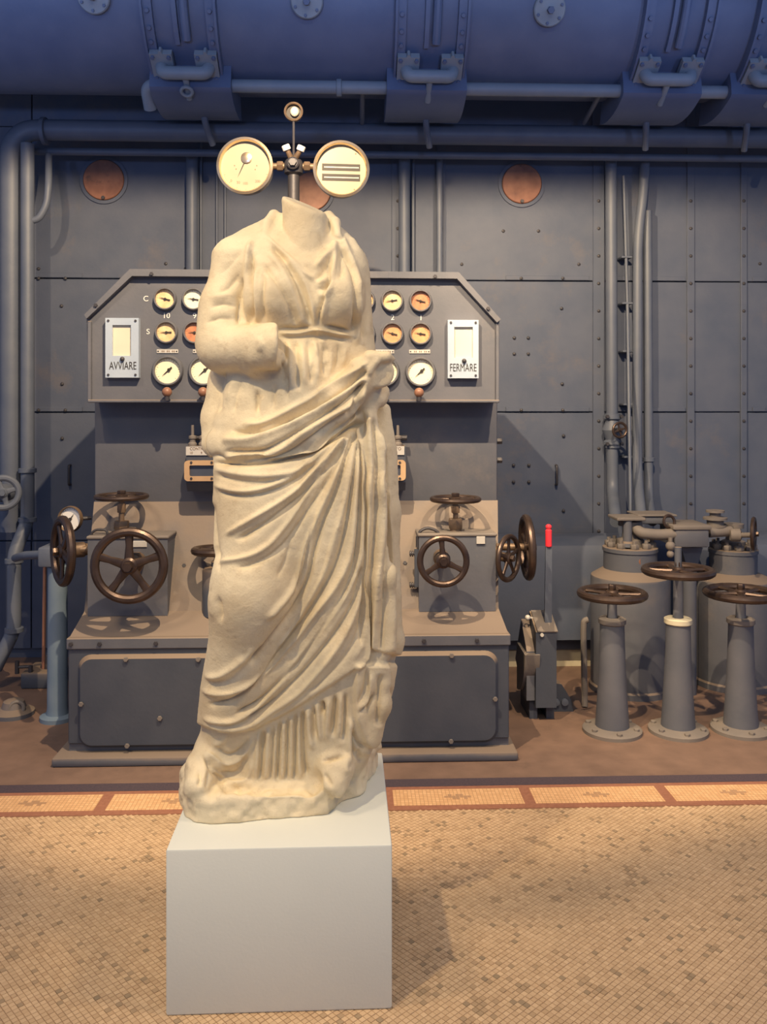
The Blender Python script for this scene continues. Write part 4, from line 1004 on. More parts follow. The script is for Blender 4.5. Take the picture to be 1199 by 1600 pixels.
MB().lathe((hp.x, hp.y+0.03, 0), (0,0,1), [(0.10,0),(0.10,0.02),(0.06,0.04),(0.05,0.07),(0.03,0.08)], 24).build('coupling_base', 'desk', hv)
MB().torus((hp.x+0.03, hp.y-0.01, 0.045), (0.3,-1,0.2), 0.032, 0.010, 20, 8).build('coupling_ring', 'dusty', hv)
Y = 4.7
ew = thing('edge_valve', W(8, 800, Y), 'grey handwheel valve cut by the left edge of the photo', 'valve')
handwheel(ew, W(4, 770, Y), (0.35,-1,0), 28*K(Y), 5*K(Y), 4, 'pipe', hub_r=8*K(Y))
MB().cyl(W(4, 770, Y), W(-2, 772, Y+0.25), 0.03).lathe(W(0, 771, Y+0.1), (0.1,1,0), [(0.04,0),(0.05,0.02),(0.05,0.08),(0.03,0.10)], 16).build('bonnet', 'pipe', ew)
sg = W(112, 811, 4.26)
sm = thing('side_gauge', sg, 'small white-faced round gauge behind the left end of the control desk', 'gauge')
nrm = Vector((-0.25, -1, 0.1)).normalized()
gauge(sm, sg, 18*K(4.26), 'letter', 55, nrm=nrm, ticks=20, needle=0.6, name='gauge_case', bez='bronze', bz=1.13)
MB().tube([sg, sg - nrm*0.05, W(143, 809, 4.33)], 0.010, 10, 0.03).build('feed_tube', 'iron', sm)

# ------------------------------------------------------------------ pedestal
ZP = 0.425
pf = FL(613, 1577); pl = FL(259, 1588)
ang = math.atan2(pf.y-pl.y, pf.x-pl.x)
pw_ = (pf-pl).length; dep = 0.60
ex = Vector((math.cos(ang), math.sin(ang), 0)); ey = Vector((-math.sin(ang), math.cos(ang), 0))
mid = (pf+pl)/2 + ey*dep/2
me_b = MB().bbox((-pw_/2, -dep/2, 0), (pw_/2, dep/2, ZP), 0.006, 2)
me_b.v = [mid + ex*p.x + ey*p.y + Vector((0,0,p.z)) for p in me_b.v]
ped = me_b.build('pedestal', 'pedestal')
tag(ped, 'plain pale grey painted box pedestal under the marble statue', 'pedestal')

# ------------------------------------------------------------------ added unseen beam: its lower edge cuts the track spots' light on the wall
lr = struct(MB().bbox((-3.2, 2.945, 3.258), (3.2, 2.985, 3.62), 0.006, 1).build('added_light_baffle', 'iron'))
for x in (-2.4, 0.0, 2.4): MB().cyl((x, 2.965, 3.6), (x, 2.965, 6.0), 0.01, 0.01, 8).build('baffle_hanger', 'iron', lr)
# ------------------------------------------------------------------ marble statue
SY0 = 2.55
SO = Vector((W(465, 1238, SY0).x, SY0, ZP))
def S(px, py, y=0.0): return W(px, py, SY0+y) - SO
def smin(a, b, k):
    h = np.clip(0.5 + 0.5*(b-a)/k, 0, 1); return b*(1-h) + a*h - k*h*(1-h)
def build_statue():
    h = 0.0042
    ax = np.arange(-0.40, 0.37, h, dtype=np.float32); ay = np.arange(-0.34, 0.25, h, dtype=np.float32); az = np.arange(-0.02, 1.80, h, dtype=np.float32)
    X, Y, Z = ax[:, None, None], ay[None, :, None], az[None, None, :]
    # rows: py, left, right, front, back
    rows = np.array([
        (1262, 318, 572, -.11, .13), (1190, 318, 576, -.115, .14), (1150, 326, 584, -.12, .14), (1100, 325, 594, -.125, .14), (1050, 327, 606, -.13, .14),
        (1000, 338, 609, -.135, .14), (950, 342, 606, -.14, .145), (900, 346, 603, -.145, .15), (850, 340, 601, -.15, .15),
        (800, 340, 599, -.155, .15), (750, 343, 598, -.155, .15), (700, 341, 593, -.15, .15), (660, 337, 586, -.145, .145),
        (620, 342, 579, -.135, .14), (580, 352, 575, -.125, .13), (545, 372, 572, -.118, .12), (522, 384, 570, -.115, .12),
        (490, 382, 570, -.13, .12), (450, 370, 572, -.13, .125), (420, 354, 572, -.12, .125), (395, 340, 568, -.095, .12),
        (375, 350, 557, -.065, .115), (357, 374, 541, -.03, .11), (343, 400, 526, -.005, .10), (336, 414, 518, .0, .09), (330, 430, 510, .01, .085)], float)
    zr = np.array([S(465, r[0]).z for r in rows]); lx = np.array([S(r[1], r[0]).x for r in rows]); rx = np.array([S(r[2], r[0]).x for r in rows])
    def ip(v): return np.interp(az, zr, v).astype(np.float32)
    L, R_, Fy, By = ip(lx), ip(rx), ip(rows[:, 3]), ip(rows[:, 4])
    cx, rxx, cy, ry = (L+R_)/2, (R_-L)/2, (Fy+By)/2, (By-Fy)/2
    q = ((np.abs((X-cx)/rxx))**2.4 + (np.abs((Y-cy)/ry))**2.4)**(1/2.4)
    D = ((q-1)*np.minimum(rxx, ry)).astype(np.float32)
    D = np.maximum(D, Z - S(465, 330).z)
    def region(lo, hi, pad):
        sl = []
        for a, l, u in ((ax, lo.x-pad, hi.x+pad), (ay, lo.y-pad, hi.y+pad), (az, lo.z-pad, hi.z+pad)):
            i0 = max(0, np.searchsorted(a, l)-1); i1 = min(len(a), np.searchsorted(a, u)+1); sl.append(slice(i0, i1))
        return tuple(sl)
    def cap(a, b, r0, r1, k=0.03, cut=None, sub=False):
        a, b = Vector(a), Vector(b)
        lo = Vector([min(a[i], b[i]) for i in range(3)]); hi = Vector([max(a[i], b[i]) for i in range(3)])
        sl = region(lo, hi, max(r0, r1)+k*2+0.02)
        x, y, z = ax[sl[0]][:, None, None], ay[sl[1]][None, :, None], az[sl[2]][None, None, :]
        ba = b-a; t = np.clip(((x-a.x)*ba.x + (y-a.y)*ba.y + (z-a.z)*ba.z)/max(ba.length_squared, 1e-9), 0, 1)
        d = np.sqrt((x-a.x-ba.x*t)**2 + (y-a.y-ba.y*t)**2 + (z-a.z-ba.z*t)**2) - (r0 + (r1-r0)*t)
        if cut is not None:
            p, n = cut; n = Vector(n).normalized(); d = -smin(-d, -((x-p.x)*n.x + (y-p.y)*n.y + (z-p.z)*n.z), 0.012)
        if sub: D[sl] = -smin(-D[sl], d, k)
        else: D[sl] = smin(D[sl], d, k)
    def chain(pts, r, k=0.02):
        for i in range(len(pts)-1): cap(S(*pts[i]), S(*pts[i+1]), r[i], r[i+1], k)
    # breasts, belly
    cap(S(425, 462, -.095), S(425, 470, -.095), .060, .060, .05)
    cap(S(533, 462, -.095), S(533, 470, -.095), .058, .058, .05)
    cap(S(470, 590, -.10), S(470, 640, -.10), .07, .07, .06)
    # her right arm (left in the photo)
    cap(S(366, 412, .01), S(352, 530, -.03), .066, .080, .03)
    cap(S(352, 480, -.02), S(349, 535, -.05), .074, .070, .03)
    sh = S(433, 545, -.2)
    cap(S(346, 545, -.06), S(437, 541, -.185), .068, .060, .022, cut=(S(431, 545, -.18), (0.97, 0.22, -0.02)))
    cap(S(415, 522, -.17), S(437, 515, -.18), .026, .022, .015, cut=(S(432, 520, -.18), (0.95, 0.25, 0.15)))
    cap(S(405, 556, -.17), S(430, 560, -.17), .036, .030, .015)
    cap(S(395, 570, -.13), S(415, 585, -.11), .030, .022, .02)
    # mantle hanging behind the forearm
    chain([(343, 590, .02), (337, 650, .02), (338, 690, .0)], [.03, .035, .03], .03)
    # her left arm wrapped in the mantle
    cap(S(546, 420, .03), S(560, 570, -.02), .052, .054, .03)
    cap(S(562, 580, -.02), S(600, 583, -.165), .046, .043, .012, cut=(S(598, 583, -.15), (0.30, -0.95, -0.05)))
    chain([(540, 600, -.135), (560, 575, -.14), (580, 560, -.15), (604, 557, -.155), (614, 561, -.13)], [.020, .026, .022, .014, .008], .010)
    chain([(572, 600, -.15), (576, 580, -.165), (588, 566, -.168)], [.012, .012, .009], .008)
    chain([(583, 615, -.10), (590, 622, -.08), (598, 612, -.06)], [.02, .022, .02], .02)
    # thigh, knee, shin of the bent leg; the standing leg
    cap(S(415, 745, -.075), S(393, 935, -.125), .100, .088, .06)
    cap(S(392, 925, -.13), S(350, 1165, -.05), .085, .055, .06)
    cap(S(530, 740, -.07), S(535, 1150, -.06), .085, .075, .06)
    # roll of the mantle round the hips
    chain([(346, 690, -.05), (382, 697, -.105), (430, 690, -.135), (480, 668, -.145), (528, 632, -.145), (560, 600, -.13), (583, 572, -.10)],
          [.030, .036, .040, .042, .044, .040, .030], .018)
    chain([(390, 668, -.11), (450, 655, -.13), (510, 620, -.135), (550, 585, -.12)], [.020, .026, .026, .022], .015)
    # mantle fall on the right
    chain([(575, 625, -.10), (582, 760, -.115), (590, 900, -.11), (598, 1020, -.10)], [.022, .024, .026, .026], .03)
    chain([(588, 1030, -.10), (590, 1100, -.09), (580, 1150, -.08)], [.024, .026, .020], .025)
    chain([(600, 640, .0), (602, 800, .0), (606, 1000, .0), (592, 1090, .0)], [.02, .026, .026, .022], .03)
    # feet
    chain([(330, 1178, -.05), (318, 1200, -.10), (308, 1228, -.17)], [.050, .045, .036], .03)
    chain([(525, 1170, -.05), (524, 1200, -.12), (522, 1222, -.15)], [.052, .050, .040], .02)
    # neck and its slanting break
    a, b = S(441, 306, .02), S(511, 331, -.01)
    tn = Vector((-(b.z-a.z), 0, b.x-a.x)).normalized(); tn = Vector((tn.x, -0.28, tn.z)).normalized()
    cap(S(480, 390, -.035), S(473, 290, -.01), .066, .0645, .008, cut=(a.lerp(b, 0.5), tn))
    # collar of the tunic either side of the neck
    chain([(428, 336, .03), (418, 352, -.01), (414, 372, -.055)], [.017, .017, .014], .010)
    chain([(514, 336, .03), (524, 348, -.01), (528, 368, -.05)], [.014, .015, .012], .012)
    # plinth outline on the pedestal top
    P = [FL(px, py, ZP) - SO for px, py in ((281,1258),(288,1276),(303,1286),(330,1289),(371,1287),(418,1281),(470,1278),(513,1273),(524,1264),(540,1246),(580,1216),(592,1198),(575,1186),(330,1186),(300,1203),(283,1236))]
    gx, gy = np.meshgrid(ax, ay, indexing='ij'); d2 = np.full(gx.shape, 9.0); inside = np.zeros(gx.shape, bool)
    for i in range(len(P)):
        a, b = P[i], P[(i+1) % len(P)]; e = (b.x-a.x, b.y-a.y); wx, wy = gx-a.x, gy-a.y
        t = np.clip((wx*e[0]+wy*e[1])/(e[0]**2+e[1]**2), 0, 1)
        d2 = np.minimum(d2, np.hypot(wx-e[0]*t, wy-e[1]*t))
        cnd = ((a.y > gy) != (b.y > gy)) & (gx < (b.x-a.x)*(gy-a.y)/((b.y-a.y) or 1e-9) + a.x); inside ^= cnd
    dp = np.where(inside, -d2, d2)[:, :, None].astype(np.float32)
    nz = slice(0, np.searchsorted(az, 0.2))
    top = 0.074 + 0.02*np.clip((gx-0.05)/0.2, 0, 1)[:, :, None]
    hz = az[nz][None, None, :]
    qd = smin(-np.broadcast_to(dp + 0.06*np.clip(hz-0.02, 0, 1), D[:, :, nz].shape), -(hz-top), 0.02)
    D[:, :, nz] = smin(D[:, :, nz], -qd, 0.012)
    # shallow sunk floor in front of the hem
    cap(S(365, 1228, -.15), S(490, 1222, -.15), .030, .030, .015, sub=True)
    D = np.maximum(D, -Z - 0.0)
    # ---------------- surface nets
    s = D < 0
    nx, ny, nzz = D.shape
    cs = s[:-1,:-1,:-1].astype(np.int8)
    tot = np.zeros((nx-1, ny-1, nzz-1), np.int8)
    for i in (0,1):
        for j in (0,1):
            for k in (0,1): tot += s[i:nx-1+i, j:ny-1+j, k:nzz-1+k]
    act = (tot > 0) & (tot < 8)
    ci, cj, ck = np.nonzero(act); n = len(ci)
    idx = np.full(act.shape, -1, np.int32); idx[ci, cj, ck] = np.arange(n)
    acc = np.zeros((n, 3)); cnt = np.zeros(n)
    cor = [(i, j, k) for i in (0,1) for j in (0,1) for k in (0,1)]
    for a in cor:
        for d in range(3):
            if a[d]: continue
            b = list(a); b[d] = 1
            va = D[ci+a[0], cj+a[1], ck+a[2]]; vb = D[ci+b[0], cj+b[1], ck+b[2]]
            m = (va < 0) != (vb < 0); t = np.where(m, va/np.where(m, va-vb, 1), 0)
            pos = np.array(a, float)[None] .repeat(n, 0); pos[:, d] += t
            acc[m] += pos[m]; cnt[m] += 1
    V = (acc/cnt[:, None] + np.stack([ci, cj, ck], 1))*h + np.array([ax[0], ay[0], az[0]])
    faces = []
    for d in range(3):
        sl0 = [slice(1, -1)]*3; sl0[d] = slice(0, -1); sl1 = list(sl0); sl1[d] = slice(1, None)
        A, B = s[tuple(sl0)], s[tuple(sl1)]
        e = np.argwhere(A != B); fl = A[tuple(e.T)]
        off = np.array([1,1,1]); off[d] = 0; e = e + off
        u, v = (d+1) % 3, (d+2) % 3
        def at(du, dv):
            c = e.copy(); c[:, u] -= du; c[:, v] -= dv
            return idx[c[:, 0], c[:, 1], c[:, 2]]
        qf = np.stack([at(1,1), at(0,1), at(0,0), at(1,0)], 1)
        qf[~fl] = qf[~fl][:, ::-1]
        faces.append(qf)
    F = np.concatenate(faces)
    F = F[(F >= 0).all(1)]
    E = np.concatenate([F[:, [0,1]], F[:, [1,2]], F[:, [2,3]], F[:, [3,0]]])
    def lap(V, it, lam=0.5):
        deg = np.bincount(E.ravel(), minlength=n).astype(float)
        for _ in range(it):
            sm = np.zeros_like(V)
            for c in range(3):
                sm[:, c] = np.bincount(E[:, 0], V[E[:, 1], c], n) + np.bincount(E[:, 1], V[E[:, 0], c], n)
            V = V + lam*(sm/deg[:, None] - V)
        return V
    def normals(V):
        p = V[F]; fn = np.cross(p[:, 2]-p[:, 0], p[:, 3]-p[:, 1]); N = np.zeros_like(V)
        for c in range(4):
            for k in range(3): N[:, k] += np.bincount(F[:, c], fn[:, k], n)
        return N/np.maximum(np.linalg.norm(N, axis=1, keepdims=True), 1e-12)
    V = lap(V, 3)
    N = lap(normals(V), 3); N /= np.linalg.norm(N, axis=1, keepdims=True)
    # ---------------- carved folds: strokes followed on the front of the figure
    Wd = V + np.array(SO); fw = Wd[:, 0]*SY + Wd[:, 1]*CY; rt = Wd[:, 0]*CY - Wd[:, 1]*SY
    pu = HX + FPX*rt/fw; pv = HY - FPX*(Wd[:, 2]-CAMZ)/fw
    view = np.stack([-Wd[:, 0], -Wd[:, 1], CAMZ-Wd[:, 2]], 1); view /= np.linalg.norm(view, axis=1, keepdims=True)
    fr = np.clip(((N*view).sum(1) - 0.02)/0.35, 0, 1); fr = fr*fr*(3-2*fr)
    disp = np.zeros(n)
    def stroke(pts, amp, sig, crop=0, ends=0.14):
        ox, oy, sc = ((280,290,3.3306), (280,560,3.3306), (280,840,3.3306), (260,1080,3.155), (0,0,1))[crop]
        pts = list(pts)
        if crop in (1, 2) and sum(p[0] for p in pts)/len(pts) > 958 and pts[-1][1] > -1 and max(p[1] for p in pts) - min(p[1] for p in pts) > 200 and not (crop == 2 and min(p[1] for p in pts) > 620): return
        def ext(a, b, l):
            d = math.hypot(b[0]-a[0], b[1]-a[1]) or 1; return (b[0]+(b[0]-a[0])/d*l, b[1]+(b[1]-a[1])/d*l)
        if crop == 1:
            if pts[0][1] >= 940: pts[0] = ext(pts[1], pts[0], 70)
            if pts[-1][1] >= 940: pts[-1] = ext(pts[-2], pts[-1], 70)
        if crop == 2 and pts[-1][1] <= 130: pts[-1] = ext(pts[-2], pts[-1], 70)
        P = [(ox+a/sc, oy+b/sc) for a, b in pts]
        # smooth the polyline (Catmull-Rom)
        Q = []
        for i in range(len(P)-1):
            p0, p1, p2, p3 = P[max(i-1,0)], P[i], P[i+1], P[min(i+2,len(P)-1)]
            for t in np.linspace(0, 1, 6)[:-1]:
                Q.append(tuple(0.5*((2*p1[c]) + (-p0[c]+p2[c])*t + (2*p0[c]-5*p1[c]+4*p2[c]-p3[c])*t*t + (-p0[c]+3*p1[c]-3*p2[c]+p3[c])*t**3) for c in (0,1)))
        Q.append(P[-1]); Q = np.array(Q)
        lo = Q.min(0)-sig*3; hi = Q.max(0)+sig*3
        m = np.nonzero((pu > lo[0]) & (pu < hi[0]) & (pv > lo[1]) & (pv < hi[1]) & (fr > 0))[0]
        if not len(m): return
        x, y = pu[m], pv[m]; best = np.full(len(m), 1e9); bt = np.zeros(len(m))
        seg = np.hypot(*(Q[1:]-Q[:-1]).T); cum = np.concatenate([[0], np.cumsum(seg)]); tot_ = cum[-1]
        for i in range(len(Q)-1):
            ex_, ey_ = Q[i+1]-Q[i]; l2 = max(ex_*ex_+ey_*ey_, 1e-9)
            t = np.clip(((x-Q[i,0])*ex_ + (y-Q[i,1])*ey_)/l2, 0, 1)
            d = np.hypot(x-Q[i,0]-ex_*t, y-Q[i,1]-ey_*t); b_ = d < best
            best[b_] = d[b_]; bt[b_] = ((cum[i]+seg[i]*t)/tot_)[b_]
        tp = np.clip(np.minimum(bt, 1-bt)*tot_/min(16.0, tot_*0.35), 0, 1); tp = tp*tp*(3-2*tp)
        g = np.exp(-(best/(sig*0.9))**2) if amp > 0 else 1.25*np.exp(-(np.sqrt(best**2+0.6)-0.775)/(sig*0.62))
        disp[m] += amp*g*tp*fr[m]
    r, v = .0105, -.0125
    c = 0   # chest
    for pts, a, sg in (
        ([(400,285),(365,320),(350,500),(352,740)], r, 5), ([(400,420),(395,560),(415,735)], .008, 4), ([(376,330),(376,540),(384,720)], v, 4),
        ([(335,470),(318,600),(310,735)], v, 5), ([(440,440),(430,600),(450,720)], v*.8, 5),
        ([(440,255),(520,330),(600,400),(660,460),(720,500)], .009, 4), ([(470,300),(560,400),(640,560),(690,735)], v*.9, 5),
        ([(450,330),(530,430),(600,580),(655,740)], r*.8, 6), ([(430,400),(520,520),(580,640),(610,740)], v*.6, 5),
        ([(540,370),(640,480),(690,600),(715,740)], r, 5),
        ([(820,270),(795,330),(740,390),(700,440)], r, 5), ([(800,350),(770,420),(720,480),(690,480)], v*.8, 4), ([(800,430),(760,490),(715,510)], r*.8, 4),
        ([(810,510),(760,570),(715,560)], r*.7, 5), ([(805,470),(755,535),(710,530)], v*.7, 4),
        ([(815,280),(805,420),(775,560),(735,725)], r, 5), ([(780,400),(775,500),(735,640),(722,735)], v, 4), ([(840,300),(850,420),(830,500)], v*.7, 5),
        ([(830,250),(900,400),(945,560),(935,700),(920,840)], r*1.2, 6), ([(845,320),(905,450),(925,580),(910,780)], v*1.2, 5),
        ([(880,240),(965,400),(990,600),(975,800)], r*.6, 7), ([(950,500),(960,650),(950,820)], v*.7, 5),
        ([(515,745),(620,745),(700,728)], v, 4), ([(745,728),(830,748),(905,762)], v, 4),
        ([(515,767),(620,770),(700,752),(740,752),(830,772),(920,785)], r*1.1, 3.2), ([(520,790),(700,782),(830,795),(900,805)], v*.6, 4),
        ([(722,735),(722,790)], .014, 6), ([(700,790),(715,900)], .007, 4), ([(740,790),(765,860)], .007, 4),
        ([(548,800),(543,960),(540,1060)], v*.55, 4), ([(575,800),(578,930),(580,1060)], r*.4, 4), ([(606,795),(610,920),(616,1060)], v*.6, 4), ([(640,795),(648,930),(655,1050)], r*.45, 4),
        ([(672,800),(680,920),(690,1040)], v*.6, 4), ([(712,800),(720,900),(725,1020)], r*.4, 4), ([(752,800),(755,900),(755,1000)], v*.6, 4), ([(790,810),(792,900),(785,990)], r*.4, 4), ([(830,810),(828,900),(815,970)], v*.55, 4), ([(868,820),(860,900),(845,950)], r*.4, 4),
        ([(320,450),(260,530),(190,560)], v*.5, 6), ([(315,640),(230,615),(150,640)], v*.6, 6), ([(305,700),(210,690),(130,720)], v*.6, 6),
        ([(310,560),(220,570),(150,600)], r*.4, 6), ([(330,330),(260,420),(200,470)], v*.3, 8), ([(410,780),(425,830),(410,870)], .006, 6)):
        stroke(pts, a, sg, 0)
    for pts, a, sg in (   # hips and thighs
        ([(245,60),(215,160),(205,300)], v*.8, 5), ([(300,90),(270,150),(245,240)], r*.5, 5), ([(330,110),(300,180),(280,300)], v*.4, 4), ([(405,150),(405,230),(410,300)], v, 4), ([(440,180),(430,290)], r*.4, 5),
        ([(500,120),(480,280)], v*.5, 4), ([(560,60),(560,230)], v*.6, 4), ([(620,20),(625,180)], v*.6, 4), ([(700,10),(690,140)], v*.6, 4), ([(770,10),(760,100)], v*.6, 4),
        ([(330,345),(450,335),(600,255),(760,165),(900,80),(1000,10)], r*1.2, 5), ([(280,385),(430,385),(560,330),(720,240),(880,140),(985,50)], v*1.3, 4.5),
        ([(230,430),(380,425),(540,365),(700,280),(860,180),(985,90)], r*1.2, 5), ([(250,480),(420,480),(530,435),(680,345),(850,235),(985,110)], v*1.4, 4.5),
        ([(260,505),(400,510),(520,460),(700,345),(880,245),(975,150)], r, 4.5), ([(300,535),(450,520),(560,480),(680,410),(800,330),(900,270)], v*1.1, 4),
        ([(440,528),(600,482),(760,420),(860,345),(960,290)], r*1.3, 5), ([(200,545),(400,550),(600,512),(780,440),(870,372),(975,322)], v*1.8, 5),
        ([(985,90),(940,220),(885,325)], r, 5), ([(960,110),(910,220),(870,310)], v, 4), ([(930,150),(880,250),(850,320)], r*.6, 4),
        ([(200,480),(250,520),(255,580)], v*.7, 5), ([(205,570),(330,605),(480,612),(600,585),(700,520)], r*.8, 5), ([(210,600),(330,640),(480,640),(620,590),(740,490)], v*.6, 6),
        ([(205,650),(300,690),(420,685),(600,600),(740,500),(850,390)], r, 5), ([(230,690),(340,715),(470,690),(620,620),(740,530)], v*.7, 5),
        
        
        
        
        
        ([(960,980),(985,700),(975,430),(985,240)], r*1.1, 5), ([(1010,980),(1000,640),(1000,430)], v*1.1, 4.5), ([(1040,860),(1025,700),(1000,560),(990,400)], r*.8, 4),
        ([(1000,280),(1040,450),(1060,700),(1065,990)], r*.7, 6), ([(1060,880),(1045,760),(1020,600)], v, 4), ([(205,740),(210,860),(225,1000)], v*.8, 4)):
        stroke(pts, a, sg, 1)
    for pts, a, sg in (   # knee and lower mantle
        ([(215,30),(225,120),(240,200)], v*.6, 5), ([(225,290),(238,380),(240,440)], v*.9, 4), ([(200,270),(200,350),(208,430)], r*.5, 5),
        
        ([(150,715),(220,710),(300,645),(350,580)], r*.7, 5), ([(160,755),(260,735),(340,660),(440,540)], v*.5, 6),
        
        
        
        
        
        
        ([(150,960),(250,985),(390,985)], r*.6, 4), 
        ([(970,600),(965,380),(975,60)], v*1.3, 4), ([(1005,560),(1005,300),(995,60)], r*1.2, 5), ([(1035,540),(1035,300),(1030,60)], v*1.0, 4.5), ([(1070,590),(1075,300),(1055,60)], r, 5),
        
        ([(1045,690),(1035,800),(1030,980)], v*1.4, 4.5), ([(1000,680),(990,800),(920,905)], r*.9, 5), ([(970,660),(955,780),(915,880)], v*.7, 5), ([(915,915),(1000,830),(1015,780)], v*1.0, 4), ([(1080,640),(1075,760),(1100,800)], r*.6, 6)):
        stroke(pts, a, sg, 2)
    for pts, a, sg in (   # pleated skirt above the plinth
        ([(455,185),(450,300),(440,455)], r, 4.2), ([(478,180),(468,320),(458,455)], v*1.2, 3.6), ([(505,170),(498,320),(486,455)], r, 4), ([(530,158),(522,320),(510,455)], v*.9, 3.6),
        ([(543,150),(535,320),(528,455)], r*.7, 3.6), ([(560,140),(552,320),(545,455)], v*1.4, 3.6), ([(580,132),(574,320),(568,455)], r*1.1, 4), ([(600,122),(596,320),(590,450)], v, 3.6), ([(618,112),(613,320),(610,450)], r, 4),
        ([(640,100),(634,320),(628,450)], v*1.3, 3.6), ([(655,95),(655,320),(665,450)], r*.8, 3.6), ([(672,85),(676,300),(695,440)], v*1.5, 4), ([(700,70),(705,200),(722,300)], r*1.1, 5),
        ([(725,60),(728,170),(740,250)], v, 4), ([(745,50),(752,160),(765,260)], r, 4.5), ([(768,40),(775,110),(790,115)], v*1.5, 4), ([(800,20),(795,150),(790,250)], r, 5),
        ([(835,10),(828,120),(815,235)], v*1.4, 4), ([(860,0),(858,120),(850,240)], r*1.1, 5), ([(885,0),(880,140),(870,260)], v*1.1, 4), ([(905,120),(905,250),(900,380)], r*.9, 5), ([(925,200),(930,290),(945,350)], v*1.3, 4),
        ([(885,290),(885,380),(900,390),(930,370)], r*.7, 5), ([(950,280),(960,360)], v*.8, 4),
        ([(190,290),(280,355),(370,330),(430,215)], r*.9, 4.5), ([(230,260),(300,320),(380,280),(420,210)], v*.7, 5), ([(200,320),(270,400),(350,400),(400,300)], v*.8, 5), ([(240,330),(300,440),(390,440),(430,330)], r*.8, 4.5),
        ([(300,210),(260,260),(220,270)], r*.6, 5), ([(180,310),(240,400),(290,455)], v*1.0, 5), ([(130,300),(110,350),(100,390)], r*.6, 6), ([(150,480),(170,430),(160,380)], v*.8, 4), ([(190,490),(210,440),(200,390)], v*.6, 4),
        ([(760,350),(820,330),(885,320)], v*1.2, 3.5), ([(775,400),(800,440),(820,480)], v*.7, 4), ([(160,300),(190,370),(170,460)], r*.5, 5),
        ([(1000,300),(940,240),(920,170)], v*1.3, 4), ([(1050,260),(1010,305),(960,290)], r*.8, 5)):
        stroke(pts, a, sg, 3)
    for pts, a, sg in (   # long folds fanning from the gathered arm down to the bent leg
        ([(538,680),(520,707),(484,745),(442,778),(400,808),(358,838)], r*1.1, 4.2), ([(541,690),(520,722),(484,762),(446,792),(408,822),(372,845)], v*1.1, 4.5),
        ([(541,677),(526,700),(502,742),(472,782),(442,820),(418,850),(386,872),(346,881)], r*.9, 4.4), ([(540,700),(520,738),(492,782),(462,822),(436,854),(404,878),(372,890)], v*.8, 4.6),
        ([(546,677),(532,722),(515,770),(495,815),(475,858),(464,894),(442,930),(410,966)], r*1.15, 4.6), ([(550,676),(538,719),(524,766),(506,812),(492,860),(482,903),(457,945),(424,987),(388,1036)], v*1.25, 4.6),
        ([(498,800),(484,842),(474,886),(452,924)], v*.6, 3.4), ([(452,842),(440,878),(426,906)], v*.4, 4),
        ([(556,668),(548,730),(536,790),(522,844),(510,890),(488,934),(460,974),(430,1008)], r*.7, 3.8),
        ([(561,665),(556,720),(551,790),(547,852),(538,888),(520,924),(496,956),(466,992),(424,1035),(391,1063),(355,1079),(322,1077)], r*1.2, 4.4),
        ([(556,690),(548,760),(540,820),(526,876),(506,918),(480,959),(450,998),(408,1050),(370,1087),(330,1098)], v*1.25, 4.4),
        ([(568,671),(566,740),(563,800),(559,864),(544,915),(523,954),(493,996),(463,1032),(436,1068),(394,1104),(358,1122),(322,1119)], r*1.2, 4.4),
        ([(563,690),(560,760),(557,830),(550,884),(534,930),(510,972),(480,1014),(446,1054),(406,1090),(366,1112)], v*1.2, 4.2),
        ([(566,850),(564,890),(556,939),(538,990),(511,1035),(475,1074),(433,1104),(394,1127),(350,1134)], r*1.0, 4.2),
        ([(562,880),(552,932),(532,974),(502,1016),(464,1058),(420,1098),(380,1119)], v*1.0, 4.0),
        ([(566,930),(560,970),(546,1010),(520,1046),(486,1080)], v*.6, 4.0), ([(568,960),(562,1000),(550,1030)], r*.5, 4.5),
        ([(326,1056),(350,1053),(378,1030),(396,1004)], r*.6, 4.2)):
        stroke(pts, a, sg, 4)
    for pts, a, sg in (   # mantle fall on the right
        ([(577,640),(579,760),(573,900),(570,1040)], r*1.1, 3.6), ([(583,650),(586,790),(580,920),(577,1018)], v*1.2, 3.4), ([(589,670),(594,800),(590,920),(586,1022)], r*1.1, 3.6),
        ([(594,700),(600,830),(598,930),(595,1024)], v*1.2, 3.2), ([(600,760),(606,880),(606,1024)], r*.9, 3.6), ([(567,640),(570,780),(564,900),(560,1010)], v*.9, 3.6)):
        stroke(pts, a, sg, 4)
    # layer edges: mantle over the tunic (lower hem), and the step of the mantle fall
    hx = np.array([318, 349, 400, 436, 478, 520, 553, 568, 579, 592, 620]); hy = np.array([1132, 1141, 1137, 1119, 1095, 1068, 1044, 1036, 1009, 1017, 1023])
    hem = np.interp(pu, hx, hy)
    lay = 1/(1+np.exp(-(hem-pv)/1.2)); inx = np.clip((pv-640)/60, 0, 1)
    disp += .018*lay*inx*np.clip(fr*1.5, 0, 1)
    # hanging tail of the fall at lower right
    tail = (pu > 552) & (pv > 1033)
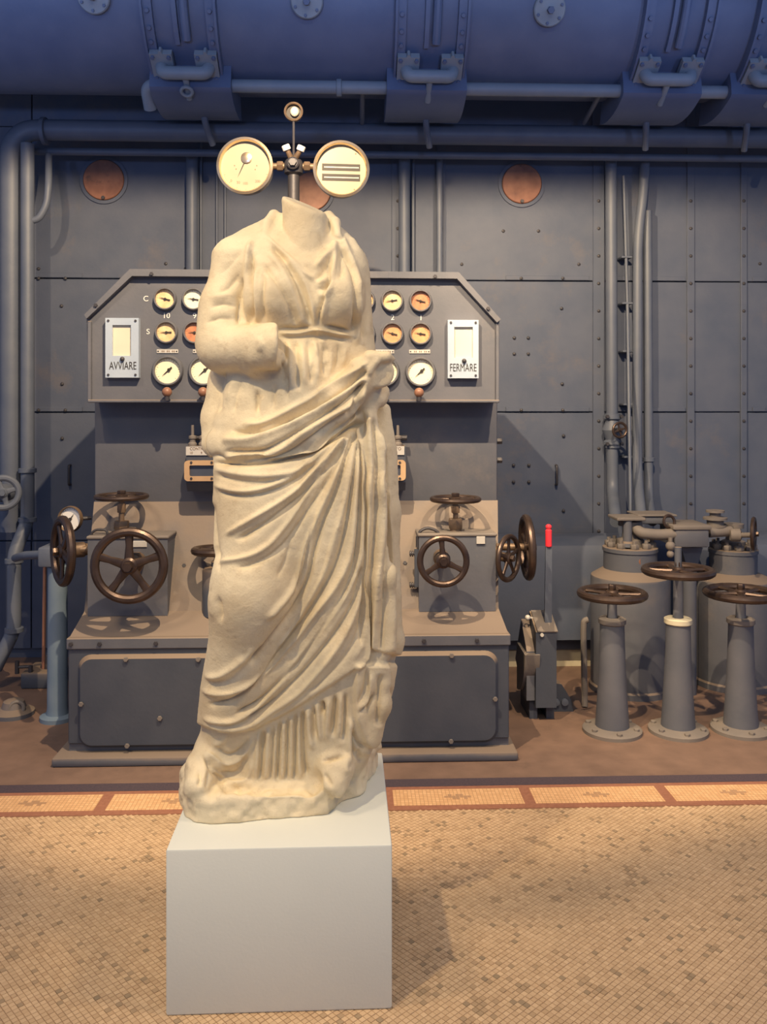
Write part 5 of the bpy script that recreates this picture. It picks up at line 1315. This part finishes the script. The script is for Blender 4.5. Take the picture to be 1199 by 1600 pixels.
    ty = np.interp(pu, [552, 570, 590, 606], [1115, 1160, 1172, 1160])
    disp += .015*(1/(1+np.exp(-(ty-pv)/1.4)))*np.clip((pu-551)/5, 0, 1)*np.clip((pv-1033)/6, 0, 1)*fr
    # back of the figure: broad vertical folds
    th = np.arctan2(V[:, 0], V[:, 1]); bk = np.clip(-(N*view).sum(1)/0.5, 0, 1)
    disp += bk*np.clip(V[:, 2]/0.2, 0, 1)*0.008*np.sin(th*15 + 2.5*np.sin(V[:, 2]*3))*np.clip((1.5-V[:, 2])/0.3, 0, 1)
    # weathering
    lat = rng.random((64, 64, 64))
    def vnoise(sc):
        p = (V+3)*sc; i = np.floor(p).astype(int); f = p-i; f = f*f*(3-2*f); i &= 63; j = (i+1) & 63; o = 0
        for dx in (0,1):
            for dy in (0,1):
                for dz in (0,1):
                    w = (f[:,0] if dx else 1-f[:,0])*(f[:,1] if dy else 1-f[:,1])*(f[:,2] if dz else 1-f[:,2])
                    o = o + w*lat[(j if dx else i)[:,0], (j if dy else i)[:,1], (j if dz else i)[:,2]]
        return o-0.5
    disp += 0.0014*vnoise(28) + 0.0012*vnoise(80)
    pln = np.clip((0.085-V[:, 2])/0.02, 0, 1)*np.clip(V[:, 2]/0.01, 0, 1)
    disp += pln*(0.016*vnoise(22) + 0.010*vnoise(55))
    V = V + N*disp[:, None]
    V = lap(V, 1, 0.15)
    V[:, 2] = np.maximum(V[:, 2], 0.0)
    me = bpy.data.meshes.new('marble_statue')
    me.vertices.add(n); me.vertices.foreach_set('co', V.ravel())
    me.loops.add(F.size); me.loops.foreach_set('vertex_index', F.ravel().astype(np.int32))
    me.polygons.add(len(F)); me.polygons.foreach_set('loop_start', np.arange(0, F.size, 4, dtype=np.int32))
    me.update(calc_edges=True); me.validate()
    me.polygons.foreach_set('use_smooth', [True]*len(me.polygons))
    me.materials.append(M['marble'])
    o = place('marble_statue', me, SO)
    tag(o, 'headless cream marble statue of a draped woman standing on the pale box pedestal', 'statue')
build_statue()
